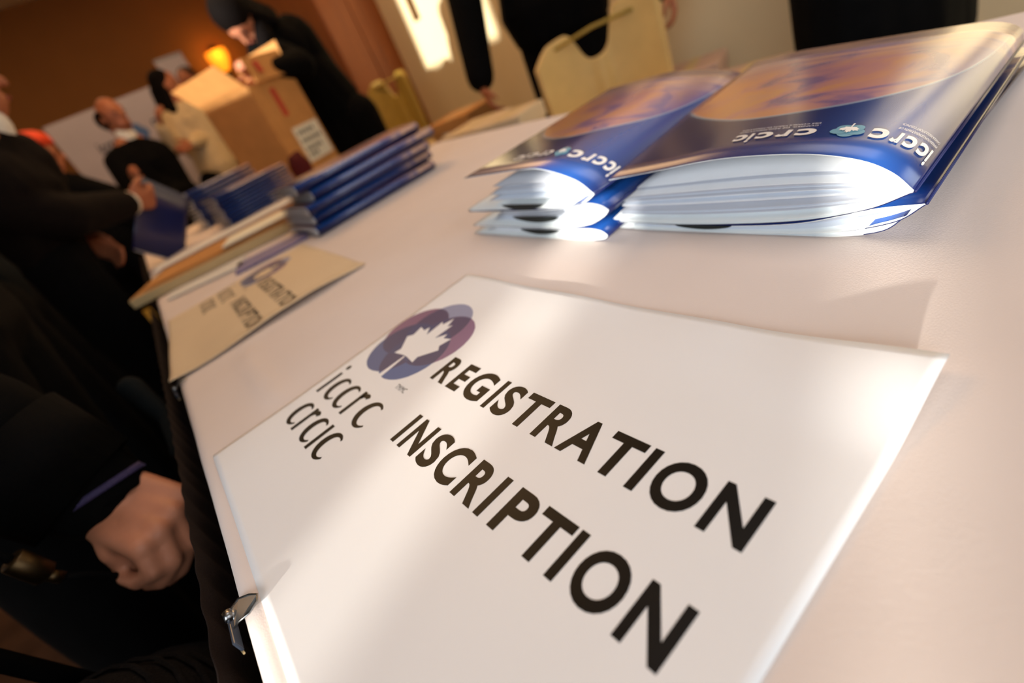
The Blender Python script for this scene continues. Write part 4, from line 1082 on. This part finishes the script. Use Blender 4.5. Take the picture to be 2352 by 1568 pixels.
person('dark haired woman in cream blouse raising a hand left of the carton', (P(400, 250, 4.9).x, P(400, 250, 4.9).y), math.radians(-60), 1.66, J=dict(head=P(382, 198, 4.9), neck=P(402, 238, 4.9), chest=P(430, 275, 4.9), waist=P(470, 330, 4.9), pelvis=P(500, 380, 4.9),
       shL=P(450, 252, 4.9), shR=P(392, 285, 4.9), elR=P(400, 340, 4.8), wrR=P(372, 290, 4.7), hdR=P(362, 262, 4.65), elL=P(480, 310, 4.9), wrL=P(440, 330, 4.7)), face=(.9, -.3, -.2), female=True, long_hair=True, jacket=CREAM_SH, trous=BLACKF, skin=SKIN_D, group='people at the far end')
person('brown haired man behind the woman in cream blouse', (P(440, 200, 5.7).x, P(440, 200, 5.7).y), math.radians(-120), 1.74, J=dict(head=P(436, 188, 5.7), neck=P(455, 215, 5.7), chest=P(478, 245, 5.7), waist=P(510, 290, 5.7), pelvis=P(540, 330, 5.7)),
       face=(-.6, -.8, 0), hair=HAIR_B, jacket=BLACKF2, skin=SKIN_D, group='people at the far end')
# woman leaning over the open carton
person('woman in black with long hair leaning over the open carton', (P(800, 260, 3.55).x, P(800, 260, 3.55).y), math.radians(200), 1.68, J=dict(
       head=P(545, 42, 3.2), neck=P(592, 62, 3.28), chest=P(660, 108, 3.42), waist=P(724, 178, 3.50), pelvis=P(770, 240, 3.55), shR=P(608, 118, 3.35), shL=P(668, 72, 3.5),
       elR=P(690, 150, 3.12), wrR=P(622, 162, 2.98), hdR=P(575, 160, 2.95), elL=P(640, 150, 3.4), wrL=P(600, 190, 3.22), hdL=P(570, 210, 3.1)), face=(-.75, -.45, -.45), female=True, long_hair=True, shirt=None, hv=1.15, wide=1.15, slv=1.2, jacket=BLACKF, trous=BLACKF, skirt=True, curlR=.3, voxel=.008)
blob('hair_lock', [('c', P(572, 30, 3.26), .07, P(606, 84, 3.22), .05), ('c', P(606, 84, 3.22), .05, P(614, 118, 3.2), .030), ('c', P(500, 20, 3.2), .05, P(560, 20, 3.25), .06)], .009, HAIR, [o for o in bpy.data.objects if 'leaning over the open' in o.get('label', '')][0])
# person behind the table at the right, only torso and hands in frame
c9 = P(1290, 60, 2.78)
person('person in black jacket with hanging hands behind the scooped chair', (c9.x, c9.y), math.radians(222), 1.78, J=dict(
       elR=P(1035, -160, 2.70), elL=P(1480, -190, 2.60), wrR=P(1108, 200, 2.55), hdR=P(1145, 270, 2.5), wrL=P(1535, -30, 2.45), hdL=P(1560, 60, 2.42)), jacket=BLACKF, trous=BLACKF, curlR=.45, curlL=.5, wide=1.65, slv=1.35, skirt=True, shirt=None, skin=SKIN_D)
c10 = P(2012, 60, 1.75)
person('person in long black clothing standing behind the right folder pile', (c10.x, c10.y), math.radians(250), 1.80, jacket=BLACKF, trous=BLACKF, wide=.82, skirt=True,
       J=dict(wrR=(c10.x-.28, c10.y+.12, 1.25), elR=(c10.x-.05, c10.y+.30, 1.15), wrL=(c10.x-.28, c10.y-.02, 1.25), elL=(c10.x-.05, c10.y-.26, 1.15)))

# banners at the far end
bn = empty('banner', (.45, 6.5, 0)); tag(bn, 'wide white banner with grey wordmark behind the suited man', 'banner')
bx0, bx1 = P(100, 300, 6.5).x, P(500, 85, 6.5).x
box('banner_panel', (.44, 6.5, 1.0), (1.16, .012, 1.66), BANNERM, bn, 0, .002)
for xx in (-.12, 1.0):
    bm = bmesh.new(); tube(bm, [(xx, 6.53, 0), (xx, 6.53, 1.83)], .014, 10); bm_obj('pole', bm, CHROME, bn)
    box('foot', (xx, 6.53, .012), (.06, .40, .024), CHROME, bn)
fb = lambda x, z: (x, 6.492, z)
text_mesh('lettering', [('iccrc', .12, .30, 1.46, 1.56, .02)], fb, INK, bn)
text_mesh('lettering', [('crcic', .66, .86, 1.50, 1.60, .02)], fb, INK, bn)
V, F = [], []
for a in range(5):
    ra = a*2*math.pi/5; c0 = len(V)
    for k in range(16): t = 2*math.pi*k/16; V.append((.49+.05*math.cos(ra)+.055*math.cos(t), 6.4915-.0003*a, 1.50+.05*math.sin(ra)+.055*math.sin(t)))
    F.append(tuple(range(c0, c0+16)))
mesh('emblem', V, F, BLUEL, bn)
b2 = empty('roll_up_banner', (1.27, 7.2, 0)); tag(b2, 'small pale upright banner beyond the dark haired woman in cream', 'banner')
box('banner_panel', (1.28, 7.2, 1.10), (.30, .01, 2.02), BANNERM, b2); box('foot', (1.28, 7.2, .04), (.34, .16, .08), CHROME, b2)
box('top_bar', (1.28, 7.2, 2.115), (.31, .02, .02), CHROME, b2)
# dark red bag beside the carton
q = P(684, 372, 2.62); o = blob('tote_bag', [('e', q+Vector((0, 0, -.03)), (.05, .045, .07)), ('c', q+Vector((-.02, 0, .02)), .018, q+Vector((.02, 0, .03)), .016)], .006, DARKRED); tag(o, 'small dark red pouch at the foot of the open carton', 'pouch')
